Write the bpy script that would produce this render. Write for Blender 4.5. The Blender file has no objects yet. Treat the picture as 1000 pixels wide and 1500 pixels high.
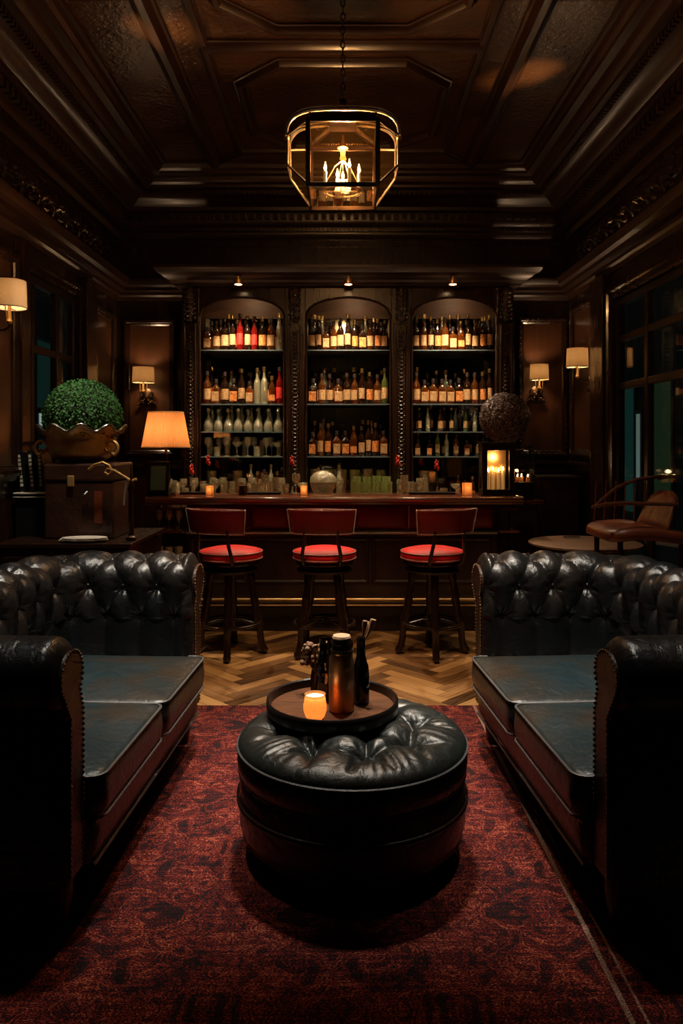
import bpy, bmesh, math, random
from mathutils import Vector, Matrix
R = math.radians
PI = math.pi
COL = bpy.context.scene.collection
sc = bpy.context.scene
rnd = random.Random(7)

# ------------------------------------------------------------------ helpers
def tag(o, label=None, cat=None, group=None, kind=None):
    if label: o['label'] = label
    if cat: o['category'] = cat
    if group: o['group'] = group
    if kind: o['kind'] = kind
    return o

def empty(name, loc=(0, 0, 0), rz=0.0):
    o = bpy.data.objects.new(name, None)
    o.empty_display_size = .05
    o.location = loc
    o.rotation_euler = (0, 0, rz)
    COL.objects.link(o)
    return o

def thing(name, label, cat, loc=(0, 0, 0), rz=0.0, group=None):
    return tag(empty(name, loc, rz), label, cat, group)

class MB:
    def __init__(s):
        s.v = []; s.f = []
    def add(s, vs, fs, M=None):
        n = len(s.v)
        if M is not None: vs = [M @ Vector(v) for v in vs]
        s.v += [tuple(v) for v in vs]
        s.f += [tuple(i + n for i in f) for f in fs]
        return s
    def box(s, x0, x1, y0, y1, z0, z1, M=None):
        vs = [(x0,y0,z0),(x1,y0,z0),(x1,y1,z0),(x0,y1,z0),(x0,y0,z1),(x1,y0,z1),(x1,y1,z1),(x0,y1,z1)]
        fs = [(0,3,2,1),(4,5,6,7),(0,1,5,4),(1,2,6,5),(2,3,7,6),(3,0,4,7)]
        return s.add(vs, fs, M)
    def lathe(s, prof, seg=24, c=(0, 0, 0), M=None, fn=None, caps=True):
        vs = []; fs = []
        n = len(prof)
        for r, z in prof:
            for k in range(seg):
                a = 2*PI*k/seg
                p = (c[0]+r*math.cos(a), c[1]+r*math.sin(a), c[2]+z)
                if fn: p = fn(p, a, r, z)
                vs.append(p)
        for i in range(n-1):
            for k in range(seg):
                k2 = (k+1) % seg
                fs.append((i*seg+k, i*seg+k2, (i+1)*seg+k2, (i+1)*seg+k))
        if caps and prof[0][0] > 1e-5: fs.append(tuple(reversed(range(seg))))
        if caps and prof[-1][0] > 1e-5: fs.append(tuple((n-1)*seg+k for k in range(seg)))
        return s.add(vs, fs, M)
    def tube(s, pts, r, seg=8, closed=False, M=None):
        pts = [Vector(p) for p in pts]
        n = len(pts)
        rs = r if isinstance(r, (list, tuple)) else [r]*n
        vs = []; fs = []
        up = None
        for i, p in enumerate(pts):
            if closed: t = pts[(i+1) % n]-pts[i-1]
            else: t = pts[min(i+1, n-1)]-pts[max(i-1, 0)]
            if t.length < 1e-9: t = Vector((0, 0, 1))
            t.normalize()
            if up is None:
                up = Vector((0, 0, 1)) if abs(t.z) < .9 else Vector((1, 0, 0))
            a = up - t*up.dot(t)
            if a.length < 1e-6:
                a = Vector((1, 0, 0)) - t*t.x
            a.normalize(); up = a
            b = t.cross(a)
            for k in range(seg):
                an = 2*PI*k/seg
                vs.append(p + (a*math.cos(an)+b*math.sin(an))*rs[i])
        m = n if closed else n-1
        for i in range(m):
            j = (i+1) % n
            for k in range(seg):
                k2 = (k+1) % seg
                fs.append((i*seg+k, i*seg+k2, j*seg+k2, j*seg+k))
        if not closed:
            fs.append(tuple(reversed(range(seg)))); fs.append(tuple((n-1)*seg+k for k in range(seg)))
        return s.add(vs, fs, M)
    def ball(s, c, r, seg=10, rings=6, sc_=(1, 1, 1), M=None):
        pr = [(r*math.sin(PI*i/rings)*1.0, -r*math.cos(PI*i/rings)) for i in range(rings+1)]
        pr[0] = (1e-6, -r); pr[-1] = (1e-6, r)
        vs = []; fs = []
        for rr, z in pr:
            for k in range(seg):
                a = 2*PI*k/seg
                vs.append((c[0]+rr*math.cos(a)*sc_[0], c[1]+rr*math.sin(a)*sc_[1], c[2]+z*sc_[2]))
        for i in range(rings):
            for k in range(seg):
                k2 = (k+1) % seg
                fs.append((i*seg+k, i*seg+k2, (i+1)*seg+k2, (i+1)*seg+k))
        return s.add(vs, fs, M)
    def prism(s, poly, y0, y1, M=None):      # poly in xz, extruded along y
        n = len(poly)
        vs = [(x, y0, z) for x, z in poly]+[(x, y1, z) for x, z in poly]
        fs = [tuple(range(n)), tuple(reversed(range(n, 2*n)))]
        for i in range(n):
            j = (i+1) % n
            fs.append((i, i+n, j+n, j))
        return s.add(vs, fs, M)
    def grid(s, rows, closed_u=False):
        n = len(rows[0]); vs = [p for r in rows for p in r]; fs = []
        for i in range(len(rows)-1):
            for k in range(n-1 if not closed_u else n):
                k2 = (k+1) % n
                fs.append((i*n+k, i*n+k2, (i+1)*n+k2, (i+1)*n+k))
        return s.add(vs, fs)
    def frame(s, O, U, V, N, w, h, prof):    # moulding frame: prof = (outward offset, height along N)
        O, U, V, N = Vector(O), Vector(U), Vector(V), Vector(N)
        rows = []
        for o, hh in prof:
            rows.append([O+U*(-o)+V*(-o)+N*hh, O+U*(w+o)+V*(-o)+N*hh, O+U*(w+o)+V*(h+o)+N*hh, O+U*(-o)+V*(h+o)+N*hh])
        return s.grid(rows, True)
    def mesh(s, name, mat, smooth=35, fix=True):
        me = bpy.data.meshes.new(name)
        me.from_pydata(s.v, [], s.f)
        if fix:
            bm = bmesh.new(); bm.from_mesh(me)
            bmesh.ops.remove_doubles(bm, verts=bm.verts, dist=1e-6)
            bmesh.ops.recalc_face_normals(bm, faces=bm.faces)
            bm.to_mesh(me); bm.free()
        if mat: me.materials.append(mat)
        if smooth:
            me.polygons.foreach_set('use_smooth', [True]*len(me.polygons))
            try: me.set_sharp_from_angle(angle=R(smooth))
            except Exception: pass
        me.update()
        return me
    def build(s, name, mat, parent=None, smooth=35, bevel=0, loc=None, fix=True):
        o = bpy.data.objects.new(name, s.mesh(name, mat, smooth, fix))
        COL.objects.link(o)
        if parent: o.parent = parent
        if loc: o.location = loc
        if bevel:
            b = o.modifiers.new('b', 'BEVEL'); b.width = bevel; b.segments = 2; b.limit_method = 'ANGLE'; b.angle_limit = R(40)
        return o

def bx(*a): return MB().box(*a)
def copy_tree(o, parent=None):
    c = o.copy(); COL.objects.link(c); c.parent = parent
    for ch in list(o.children): copy_tree(ch, c)
    return c
def struct(name, mb, mat, **k):
    return tag(mb.build(name, mat, **k), kind='structure')

# ------------------------------------------------------------------ materials
def new_mat(name):
    m = bpy.data.materials.new(name); m.use_nodes = True
    nt = m.node_tree
    b = nt.nodes['Principled BSDF']
    return m, nt, b
def N(nt, t, **k):
    n = nt.nodes.new(t)
    for a, v in k.items(): setattr(n, a, v)
    return n
def ramp(nt, stops):
    r = N(nt, 'ShaderNodeValToRGB')
    e = r.color_ramp.elements
    while len(e) < len(stops): e.new(.5)
    for i, (p, c) in enumerate(stops):
        e[i].position = p; e[i].color = (*c, 1) if len(c) == 3 else c
    return r
def mat(name, c, rough=.5, metal=0.0, c2=None, nscale=6, stretch=None, bump=0.0, bscale=60, coat=0.0, emit=None, es=0.0, spec=None, rvar=0):
    m, nt, b = new_mat(name)
    b.inputs['Base Color'].default_value = (*c, 1)
    b.inputs['Roughness'].default_value = rough
    b.inputs['Metallic'].default_value = metal
    if coat: b.inputs['Coat Weight'].default_value = coat; b.inputs['Coat Roughness'].default_value = .12
    if spec is not None: b.inputs['Specular IOR Level'].default_value = spec
    if emit: b.inputs['Emission Color'].default_value = (*emit, 1); b.inputs['Emission Strength'].default_value = es
    tc = N(nt, 'ShaderNodeTexCoord')
    mp = N(nt, 'ShaderNodeMapping')
    if stretch: mp.inputs['Scale'].default_value = stretch
    nt.links.new(tc.outputs['Object'], mp.inputs['Vector'])
    no = N(nt, 'ShaderNodeTexNoise'); no.inputs['Scale'].default_value = nscale; no.inputs['Detail'].default_value = 6
    nt.links.new(mp.outputs[0], no.inputs['Vector'])
    c2 = c2 or tuple(x*.65 for x in c)
    r = ramp(nt, [(.3, c), (.7, c2)])
    nt.links.new(no.outputs['Fac'], r.inputs[0]); nt.links.new(r.outputs[0], b.inputs['Base Color'])
    if rvar:
        mr = N(nt, 'ShaderNodeMapRange'); mr.inputs['To Min'].default_value = rough-rvar; mr.inputs['To Max'].default_value = rough+rvar
        nt.links.new(no.outputs['Fac'], mr.inputs['Value']); nt.links.new(mr.outputs[0], b.inputs['Roughness'])
    if bump:
        n2 = N(nt, 'ShaderNodeTexNoise'); n2.inputs['Scale'].default_value = bscale; n2.inputs['Detail'].default_value = 4
        nt.links.new(mp.outputs[0], n2.inputs['Vector'])
        bp = N(nt, 'ShaderNodeBump'); bp.inputs['Strength'].default_value = bump; bp.inputs['Distance'].default_value = .01
        nt.links.new(n2.outputs['Fac'], bp.inputs['Height']); nt.links.new(bp.outputs[0], b.inputs['Normal'])
    return m

def leather(name, c, c2, rough=.34, wr=.5):
    m, nt, b = new_mat(name)
    tc = N(nt, 'ShaderNodeTexCoord')
    n1 = N(nt, 'ShaderNodeTexNoise'); n1.inputs['Scale'].default_value = 3.2; n1.inputs['Detail'].default_value = 8
    nt.links.new(tc.outputs['Object'], n1.inputs['Vector'])
    r = ramp(nt, [(.42, c), (.68, c2)])
    nt.links.new(n1.outputs['Fac'], r.inputs[0]); nt.links.new(r.outputs[0], b.inputs['Base Color'])
    vo = N(nt, 'ShaderNodeTexVoronoi'); vo.inputs['Scale'].default_value = 260
    nt.links.new(tc.outputs['Object'], vo.inputs['Vector'])
    n2 = N(nt, 'ShaderNodeTexNoise'); n2.inputs['Scale'].default_value = 17; n2.inputs['Detail'].default_value = 7; n2.inputs['Distortion'].default_value = 1.2
    nt.links.new(tc.outputs['Object'], n2.inputs['Vector'])
    b1 = N(nt, 'ShaderNodeBump'); b1.inputs['Strength'].default_value = .18; b1.inputs['Distance'].default_value = .002
    nt.links.new(vo.outputs['Distance'], b1.inputs['Height'])
    b2 = N(nt, 'ShaderNodeBump'); b2.inputs['Strength'].default_value = wr; b2.inputs['Distance'].default_value = .012
    nt.links.new(n2.outputs['Fac'], b2.inputs['Height']); nt.links.new(b1.outputs[0], b2.inputs['Normal'])
    nt.links.new(b2.outputs[0], b.inputs['Normal'])
    mr = N(nt, 'ShaderNodeMapRange'); mr.inputs['To Min'].default_value = rough-.08; mr.inputs['To Max'].default_value = rough+.12
    nt.links.new(n2.outputs['Fac'], mr.inputs['Value']); nt.links.new(mr.outputs[0], b.inputs['Roughness'])
    return m

def thin_glass(name, tint, gl=.12, rough=.03, diff=0.0, dcol=(1, 1, 1), cut=0):
    m, nt, b = new_mat(name)
    nt.nodes.remove(b)
    out = nt.nodes['Material Output']
    tr = N(nt, 'ShaderNodeBsdfTransparent'); tr.inputs[0].default_value = (*tint, 1)
    g = N(nt, 'ShaderNodeBsdfGlossy'); g.inputs['Roughness'].default_value = rough
    if cut:
        tc = N(nt, 'ShaderNodeTexCoord'); vo = N(nt, 'ShaderNodeTexVoronoi'); vo.inputs['Scale'].default_value = cut
        nt.links.new(tc.outputs['Object'], vo.inputs['Vector'])
        bp = N(nt, 'ShaderNodeBump'); bp.inputs['Strength'].default_value = 1; bp.inputs['Distance'].default_value = .006
        nt.links.new(vo.outputs['Distance'], bp.inputs['Height']); nt.links.new(bp.outputs[0], g.inputs['Normal'])
    fr = N(nt, 'ShaderNodeLayerWeight'); fr.inputs['Blend'].default_value = .5
    pw = N(nt, 'ShaderNodeMath', operation='POWER'); pw.inputs[1].default_value = 4.0; nt.links.new(fr.outputs['Facing'], pw.inputs[0])
    ma = N(nt, 'ShaderNodeMath', operation='ADD'); ma.inputs[1].default_value = gl+.03; ma.use_clamp = True
    nt.links.new(pw.outputs[0], ma.inputs[0])
    mx = N(nt, 'ShaderNodeMixShader')
    nt.links.new(ma.outputs[0], mx.inputs[0]); nt.links.new(tr.outputs[0], mx.inputs[1]); nt.links.new(g.outputs[0], mx.inputs[2])
    last = mx
    if diff:
        d = N(nt, 'ShaderNodeBsdfDiffuse'); d.inputs[0].default_value = (*dcol, 1)
        m2 = N(nt, 'ShaderNodeMixShader'); m2.inputs[0].default_value = diff
        nt.links.new(mx.outputs[0], m2.inputs[1]); nt.links.new(d.outputs[0], m2.inputs[2]); last = m2
    nt.links.new(last.outputs[0], out.inputs[0])
    return m

def shade_mat(name, c, pleat=0, dif=.35, glow=0):
    m, nt, b = new_mat(name)
    nt.nodes.remove(b); out = nt.nodes['Material Output']
    t = N(nt, 'ShaderNodeBsdfTranslucent'); t.inputs[0].default_value = (*c, 1)
    d = N(nt, 'ShaderNodeBsdfDiffuse'); d.inputs[0].default_value = (*c, 1)
    mx = N(nt, 'ShaderNodeMixShader'); mx.inputs[0].default_value = dif
    tc = N(nt, 'ShaderNodeTexCoord')
    no = N(nt, 'ShaderNodeTexNoise'); no.inputs['Scale'].default_value = 180
    nt.links.new(tc.outputs['Object'], no.inputs['Vector'])
    r = ramp(nt, [(.35, tuple(x*.8 for x in c)), (.65, c)])
    nt.links.new(no.outputs['Fac'], r.inputs[0]); nt.links.new(r.outputs[0], t.inputs[0])
    nt.links.new(t.outputs[0], mx.inputs[1]); nt.links.new(d.outputs[0], mx.inputs[2])
    last = mx
    if glow:
        e = N(nt, 'ShaderNodeEmission'); e.inputs[0].default_value = (*c, 1); e.inputs[1].default_value = glow
        ad = N(nt, 'ShaderNodeAddShader'); nt.links.new(mx.outputs[0], ad.inputs[0]); nt.links.new(e.outputs[0], ad.inputs[1]); last = ad
    nt.links.new(last.outputs[0], out.inputs[0])
    return m

def emit_mat(name, c, s):
    m, nt, b = new_mat(name)
    b.inputs['Base Color'].default_value = (*c, 1)
    b.inputs['Emission Color'].default_value = (*c, 1); b.inputs['Emission Strength'].default_value = s
    return m

M = {}
M['wood'] = mat('mahogany', (.022, .008, .0036), .28, c2=(.010, .0038, .002), nscale=3, stretch=(6, 6, .8), bump=.02, bscale=30, coat=.25, rvar=.04)
M['wood_trim'] = mat('dark_moulding', (.024, .009, .004), .33, c2=(.015, .006, .0025), nscale=2, coat=.08)
M['wood_panel'] = mat('panel_wood', (.062, .023, .008), .36, c2=(.030, .011, .004), nscale=3, stretch=(5, 5, .7), bump=.02, bscale=25, coat=.2)
M['wood_bar'] = mat('bar_top_wood', (.16, .05, .022), .22, c2=(.07, .02, .01), nscale=4, stretch=(.6, 6, 6), bump=.05, bscale=30, coat=.6)
M['wood_black'] = mat('ebonised_wood', (.014, .008, .006), .32, nscale=5, bump=.1, bscale=40)
M['ceil'] = mat('ceiling_leather', (.050, .021, .007), .20, c2=(.020, .008, .004), nscale=4, bump=.5, bscale=30, spec=.7)
M['leather'] = leather('black_leather', (.006, .007, .008), (.016, .012, .010), .28)
M['leather_seat'] = leather('teal_black_leather', (.009, .022, .027), (.030, .020, .012), .34, .35)
M['leather_worn'] = leather('worn_brown_leather', (.016, .009, .006), (.055, .020, .009), .34, .4)
M['leather_brown'] = leather('brown_leather', (.16, .035, .010), (.08, .018, .007), .35, .3)
M['red'] = leather('red_leather', (.74, .004, .005), (.62, .003, .004), .52, .05)
M['red_dark'] = leather('deep_red_leather', (.19, .004, .005), (.12, .003, .004), .42, .1)  # darker copy of the red leather, shade put into its colour
M['piping'] = mat('piping_cord', (.10, .10, .10), .35, bump=.2, bscale=300)
M['stitch'] = mat('pale_nailheads', (.6, .5, .42), .35, .6)
M['nail'] = mat('aged_nailheads', (.30, .19, .10), .35, .8)
M['brass'] = mat('brass', (.80, .52, .24), .36, .9, c2=(.6, .36, .15), nscale=9, rvar=.08)
M['brass_old'] = mat('old_brass', (.70, .46, .15), .42, .7, c2=(.36, .21, .07), nscale=5, bump=.15, bscale=14, rvar=.08)
M['pewter'] = mat('aged_pewter', (.36, .28, .20), .38, .85, c2=(.2, .15, .1), nscale=12)
M['bronze'] = mat('dark_bronze', (.10, .06, .035), .32, 1, c2=(.05, .03, .02), nscale=12)
M['iron'] = mat('black_iron', (.02, .018, .016), .4, .8)
M['chrome'] = mat('steel', (.6, .61, .63), .35, .85)
M['copper'] = mat('copper', (.46, .23, .11), .36, .85, c2=(.30, .14, .065), nscale=5, rvar=.04)
M['mirror'] = mat('cabinet_mirror', (.20, .22, .22), .05, 1, c2=(.10, .11, .11), nscale=2.5)
M['glass'] = thin_glass('clear_glass', (.93, .95, .95), .06)
M['pane'] = thin_glass('window_glass', (.85, .9, .88), .03)
M['lantern_glass'] = thin_glass('lantern_glass', (.93, .88, .78), -.02, .02, .0015, (.9, .55, .22))
M['shelf_glass'] = thin_glass('shelf_glass', (.55, .68, .66), .25, .06, .25, (.45, .6, .62))
M['bt_clear'] = thin_glass('bottle_clear', (.85, .87, .80), .34, .12, .16, (.85, .78, .5), 90)
M['bt_green'] = thin_glass('bottle_green', (.5, .7, .35), .14, .1, .2, (.22, .26, .06), 30)
M['bt_amber'] = thin_glass('bottle_amber', (.75, .32, .06), .12, .1, .09, (.40, .11, .015), 30)
M['bt_brown'] = thin_glass('bottle_brown', (.25, .10, .03), .12, .1, .3, (.03, .010, .004), 30)
M['bt_red'] = thin_glass('bottle_red', (.6, .04, .02), .12, .1, .3, (.30, .01, .006), 30)
M['dark_cap'] = mat('bottle_cap', (.03, .02, .018), .35)
M['gold_cap'] = mat('gold_foil', (.7, .5, .22), .3, 1)
M['wax_top'] = emit_mat('lit_wax', (1, .72, .38), 5)
M['flame'] = emit_mat('flame', (1, .55, .2), 60)
M['bulb'] = emit_mat('bulb', (1, .78, .5), 25)
M['candle'] = mat('candle_wax', (.75, .6, .4), .5, emit=(1, .55, .2), es=.25)
M['shade'] = shade_mat('linen_shade', (.95, .78, .54))
M['pleat'] = shade_mat('pleated_shade', (.80, .37, .14))
M['votive'] = shade_mat('amber_glass', (.95, .60, .34), dif=.2)
M['leaf'] = mat('box_leaf', (.045, .15, .035), .6, c2=(.016, .07, .018), nscale=30, spec=.2)
M['leaf_brown'] = mat('dried_leaf', (.16, .10, .085), .5, c2=(.07, .04, .04), nscale=30)
M['core'] = mat('twig_core', (.01, .013, .007), .9)
M['cream'] = mat('cream_paint', (.6, .55, .45), .4)
M['porcelain'] = mat('porcelain', (.72, .68, .58), .25)
M['black'] = mat('black_satin', (.008, .008, .009), .28)
M['blackglass'] = mat('black_bottle_glass', (.004, .004, .005), .14)
M['tabletop'] = mat('round_table_top', (.20, .105, .055), .45, c2=(.09, .045, .025), nscale=60)
M['skirt'] = mat('bar_front_wood', (.030, .013, .009), .3, c2=(.014, .006, .004), nscale=4, stretch=(4, 4, .8), coat=.2)
M['stick'] = mat('pale_wood_stick', (.5, .3, .17), .5)
M['peat'] = mat('chest_leather', (.045, .017, .008), .36, c2=(.020, .008, .005), nscale=8, bump=.3, bscale=40)
M['flower'] = mat('red_petal', (.6, .03, .02), .45)

def label_mat(name, c, ink):
    m, nt, b = new_mat(name)
    tc = N(nt, 'ShaderNodeTexCoord'); mp = N(nt, 'ShaderNodeMapping'); mp.inputs['Scale'].default_value = (60, 60, 130)
    no = N(nt, 'ShaderNodeTexNoise'); no.inputs['Scale'].default_value = 1.0; no.inputs['Detail'].default_value = 1
    nt.links.new(tc.outputs['Object'], mp.inputs[0]); nt.links.new(mp.outputs[0], no.inputs['Vector'])
    r = ramp(nt, [(.50, c), (.60, ink)])
    nt.links.new(no.outputs['Fac'], r.inputs[0]); nt.links.new(r.outputs[0], b.inputs['Base Color'])
    b.inputs['Roughness'].default_value = .5
    return m
M['lb_cream'] = label_mat('cream_label', (.55, .34, .16), (.30, .15, .06))
M['lb_orange'] = label_mat('orange_label', (.75, .28, .07), (.25, .07, .02))
M['lb_red'] = label_mat('red_label', (.62, .03, .02), (.3, .01, .01))

def parquet_mat():
    m, nt, b = new_mat('herringbone_oak')
    at = N(nt, 'ShaderNodeAttribute'); at.attribute_name = 'tone'
    uv = N(nt, 'ShaderNodeUVMap')
    mp = N(nt, 'ShaderNodeMapping'); mp.inputs['Scale'].default_value = (2.5, 38, 1)
    nt.links.new(uv.outputs[0], mp.inputs[0])
    no = N(nt, 'ShaderNodeTexNoise'); no.inputs['Scale'].default_value = 1.6; no.inputs['Detail'].default_value = 7; no.inputs['Distortion'].default_value = .6
    nt.links.new(mp.outputs[0], no.inputs['Vector'])
    ad = N(nt, 'ShaderNodeMath', operation='MULTIPLY_ADD'); ad.inputs[1].default_value = .62
    sp = N(nt, 'ShaderNodeSeparateColor'); nt.links.new(at.outputs['Color'], sp.inputs[0])
    ml = N(nt, 'ShaderNodeMath', operation='MULTIPLY'); ml.inputs[1].default_value = .5
    nt.links.new(sp.outputs[0], ml.inputs[0])
    nt.links.new(no.outputs['Fac'], ad.inputs[0]); nt.links.new(ml.outputs[0], ad.inputs[2])
    r = ramp(nt, [(.25, (.04, .016, .005)), (.5, (.22, .10, .033)), (.75, (.50, .27, .10))])
    nt.links.new(ad.outputs[0], r.inputs[0]); nt.links.new(r.outputs[0], b.inputs['Base Color'])
    b.inputs['Roughness'].default_value = .38
    bp = N(nt, 'ShaderNodeBump'); bp.inputs['Strength'].default_value = .25; bp.inputs['Distance'].default_value = .004
    nt.links.new(no.outputs['Fac'], bp.inputs['Height']); nt.links.new(bp.outputs[0], b.inputs['Normal'])
    return m
M['parquet'] = parquet_mat()
M['grout'] = mat('parquet_gap', (.012, .006, .003), .7)

def rug_mat():
    m, nt, b = new_mat('persian_rug')
    L = nt.links.new
    tc = N(nt, 'ShaderNodeTexCoord'); sx = N(nt, 'ShaderNodeSeparateXYZ'); L(tc.outputs['Object'], sx.inputs[0])
    # folded coordinates: the woven ornament repeats mirror fashion
    n0 = N(nt, 'ShaderNodeTexNoise'); n0.inputs['Scale'].default_value = 5; n0.inputs['Detail'].default_value = 3
    L(tc.outputs['Object'], n0.inputs['Vector'])
    mxv = N(nt, 'ShaderNodeMix', data_type='VECTOR'); mxv.inputs[0].default_value = .05
    L(tc.outputs['Object'], mxv.inputs[4]); L(n0.outputs['Color'], mxv.inputs[5])
    sc1 = N(nt, 'ShaderNodeVectorMath', operation='MULTIPLY'); sc1.inputs[1].default_value = (1/.62, 1/.75, 0); L(mxv.outputs[1], sc1.inputs[0])
    frc = N(nt, 'ShaderNodeVectorMath', operation='FRACTION'); L(sc1.outputs[0], frc.inputs[0])
    sb_ = N(nt, 'ShaderNodeVectorMath', operation='SUBTRACT'); sb_.inputs[1].default_value = (.5, .5, 0); L(frc.outputs[0], sb_.inputs[0])
    ab_ = N(nt, 'ShaderNodeVectorMath', operation='ABSOLUTE'); L(sb_.outputs[0], ab_.inputs[0])
    no_ = N(nt, 'ShaderNodeTexNoise'); no_.inputs['Scale'].default_value = 7.5; no_.inputs['Detail'].default_value = 3; no_.inputs['Distortion'].default_value = .8
    L(ab_.outputs[0], no_.inputs['Vector'])
    r0 = ramp(nt, [(.38, (0, 0, 0)), (.45, (.75, .75, .75)), (.50, (.25, .25, .25)), (.545, (.95, .95, .95)), (.60, (.05, .05, .05)), (.68, (.75, .75, .75))]); L(no_.outputs['Fac'], r0.inputs[0])
    # wear
    n1 = N(nt, 'ShaderNodeTexNoise'); n1.inputs['Scale'].default_value = 6; n1.inputs['Detail'].default_value = 10; n1.inputs['Roughness'].default_value = .8
    L(tc.outputs['Object'], n1.inputs['Vector'])
    r1 = ramp(nt, [(.36, (0, 0, 0)), (.62, (1, 1, 1))]); L(n1.outputs['Fac'], r1.inputs[0])
    mpr = N(nt, 'ShaderNodeMapping'); mpr.inputs['Scale'].default_value = (7, 95, 1); L(tc.outputs['Object'], mpr.inputs[0])
    nr = N(nt, 'ShaderNodeTexNoise'); nr.inputs['Scale'].default_value = 1; nr.inputs['Detail'].default_value = 4; L(mpr.outputs[0], nr.inputs['Vector'])
    rr_ = ramp(nt, [(.38, (0, 0, 0)), (.62, (1, 1, 1))]); L(nr.outputs['Fac'], rr_.inputs[0])
    q1 = N(nt, 'ShaderNodeMath', operation='MULTIPLY'); q1.inputs[1].default_value = .46; L(r0.outputs[0], q1.inputs[0])
    q2 = N(nt, 'ShaderNodeMath', operation='MULTIPLY_ADD'); q2.inputs[1].default_value = .36; L(r1.outputs[0], q2.inputs[0]); L(q1.outputs[0], q2.inputs[2])
    mul = N(nt, 'ShaderNodeMath', operation='MULTIPLY_ADD'); mul.inputs[1].default_value = .20; L(rr_.outputs[0], mul.inputs[0]); L(q2.outputs[0], mul.inputs[2])
    # woven speckle: elongated across x
    mp = N(nt, 'ShaderNodeMapping'); mp.inputs['Scale'].default_value = (150, 260, 1); L(tc.outputs['Object'], mp.inputs[0])
    nf = N(nt, 'ShaderNodeTexNoise'); nf.inputs['Scale'].default_value = 1; nf.inputs['Detail'].default_value = 1; L(mp.outputs[0], nf.inputs['Vector'])
    rf = ramp(nt, [(.36, (0, 0, 0)), (.62, (1, 1, 1))]); L(nf.outputs['Fac'], rf.inputs[0])
    sm = N(nt, 'ShaderNodeMath', operation='MULTIPLY_ADD'); sm.inputs[1].default_value = .44; L(rf.outputs[0], sm.inputs[0])
    s2 = N(nt, 'ShaderNodeMath', operation='MULTIPLY'); s2.inputs[1].default_value = .72; L(mul.outputs[0], s2.inputs[0]); L(s2.outputs[0], sm.inputs[2])
    col = ramp(nt, [(.32, (.004, .004, .005)), (.50, (.018, .006, .008)), (.63, (.075, .008, .008)), (.80, (.21, .020, .011)), (1.0, (.40, .13, .07))])
    L(sm.outputs[0], col.inputs[0])
    # border stripe and outer band near the right edge (x in object space is world x)
    def band(a, w):
        s = N(nt, 'ShaderNodeMath', operation='SUBTRACT'); s.inputs[1].default_value = a; L(sx.outputs[0], s.inputs[0])
        ab = N(nt, 'ShaderNodeMath', operation='ABSOLUTE'); L(s.outputs[0], ab.inputs[0])
        lt = N(nt, 'ShaderNodeMath', operation='LESS_THAN'); lt.inputs[1].default_value = w; L(ab.outputs[0], lt.inputs[0])
        return lt
    cr = ramp(nt, [(.3, (.05, .018, .015)), (.7, (.40, .25, .18))]); L(nf.outputs['Fac'], cr.inputs[0])
    last = col.outputs[0]
    for a, w in ((.735, .008), (.775, .004), (-1.1, .007)):
        lt = band(a, w); mm = N(nt, 'ShaderNodeMix', data_type='RGBA'); L(lt.outputs[0], mm.inputs[0]); L(last, mm.inputs[6]); L(cr.outputs[0], mm.inputs[7]); last = mm.outputs[2]
    L(last, b.inputs['Base Color'])
    b.inputs['Roughness'].default_value = .9
    b.inputs['Specular IOR Level'].default_value = .15
    bp = N(nt, 'ShaderNodeBump'); bp.inputs['Strength'].default_value = .9; bp.inputs['Distance'].default_value = .004
    L(nf.outputs['Fac'], bp.inputs['Height']); L(bp.outputs[0], b.inputs['Normal'])
    return m
M['rug'] = rug_mat()

# ------------------------------------------------------------------ lights
def light(name, kind, loc, energy, col=(1, .62, .32), size=.03, to=None, spot=None, blend=.6):
    l = bpy.data.lights.new(name, kind); l.energy = energy; l.color = col
    if kind == 'AREA': l.size = size; l.shape = 'DISK'
    else: l.shadow_soft_size = size
    if spot: l.spot_size = R(spot); l.spot_blend = blend
    o = bpy.data.objects.new(name, l); COL.objects.link(o); o.location = loc
    if to is not None:
        o.rotation_euler = (Vector(to)-Vector(loc)).to_track_quat('-Z', 'Y').to_euler()
    return o

# ------------------------------------------------------------------ camera
VPX, HOR, F = 502.0, 650.0, 1100.0
H = 1.48
cam = bpy.data.cameras.new('camera'); co = bpy.data.objects.new('camera', cam); COL.objects.link(co)
cam.sensor_fit = 'VERTICAL'; cam.sensor_height = 36; cam.sensor_width = 24
cam.lens = F/1500*36
cam.shift_y = (HOR-750)/1500; cam.shift_x = (500-VPX)/1500
co.location = (0, 0, H); co.rotation_euler = (R(90), 0, 0)
cam.clip_start = .05; cam.clip_end = 60
sc.camera = co
def PX(px, Y): return (px-VPX)/F*Y
def PZ(py, Y): return H-(py-HOR)/F*Y

# ------------------------------------------------------------------ room shell
XL, XR, YF, YB, ZC = -2.15, 2.15, -1.8, 7.15, 3.95
def wall_with_hole(name, x0, x1, hy0, hy1, hz0, hz1):
    m = MB()
    m.box(x0, x1, YF, hy0, 0, ZC); m.box(x0, x1, hy1, YB, 0, ZC)
    m.box(x0, x1, hy0, hy1, 0, hz0); m.box(x0, x1, hy0, hy1, hz1, ZC)
    return struct(name, m, M['wood'], smooth=0)
LW = (5.10, 6.08, .95, 2.66); RW = (4.05, 5.95, .35, 2.62)
wall_with_hole('wall_left', XL-.07, XL, *LW)
wall_with_hole('wall_right', XR, XR+.07, *RW)
struct('wall_back', bx(XL-.2, XR+.2, YB, YB+.2, 0, ZC), M['wood'], smooth=0)
struct('wall_front', bx(XL-.2, XR+.2, YF-.2, YF, 0, ZC), M['wood'], smooth=0)
struct('ceiling', bx(XL-.2, XR+.2, YF-.2, YB+.2, ZC, ZC+.15), M['ceil'], smooth=0)

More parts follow.
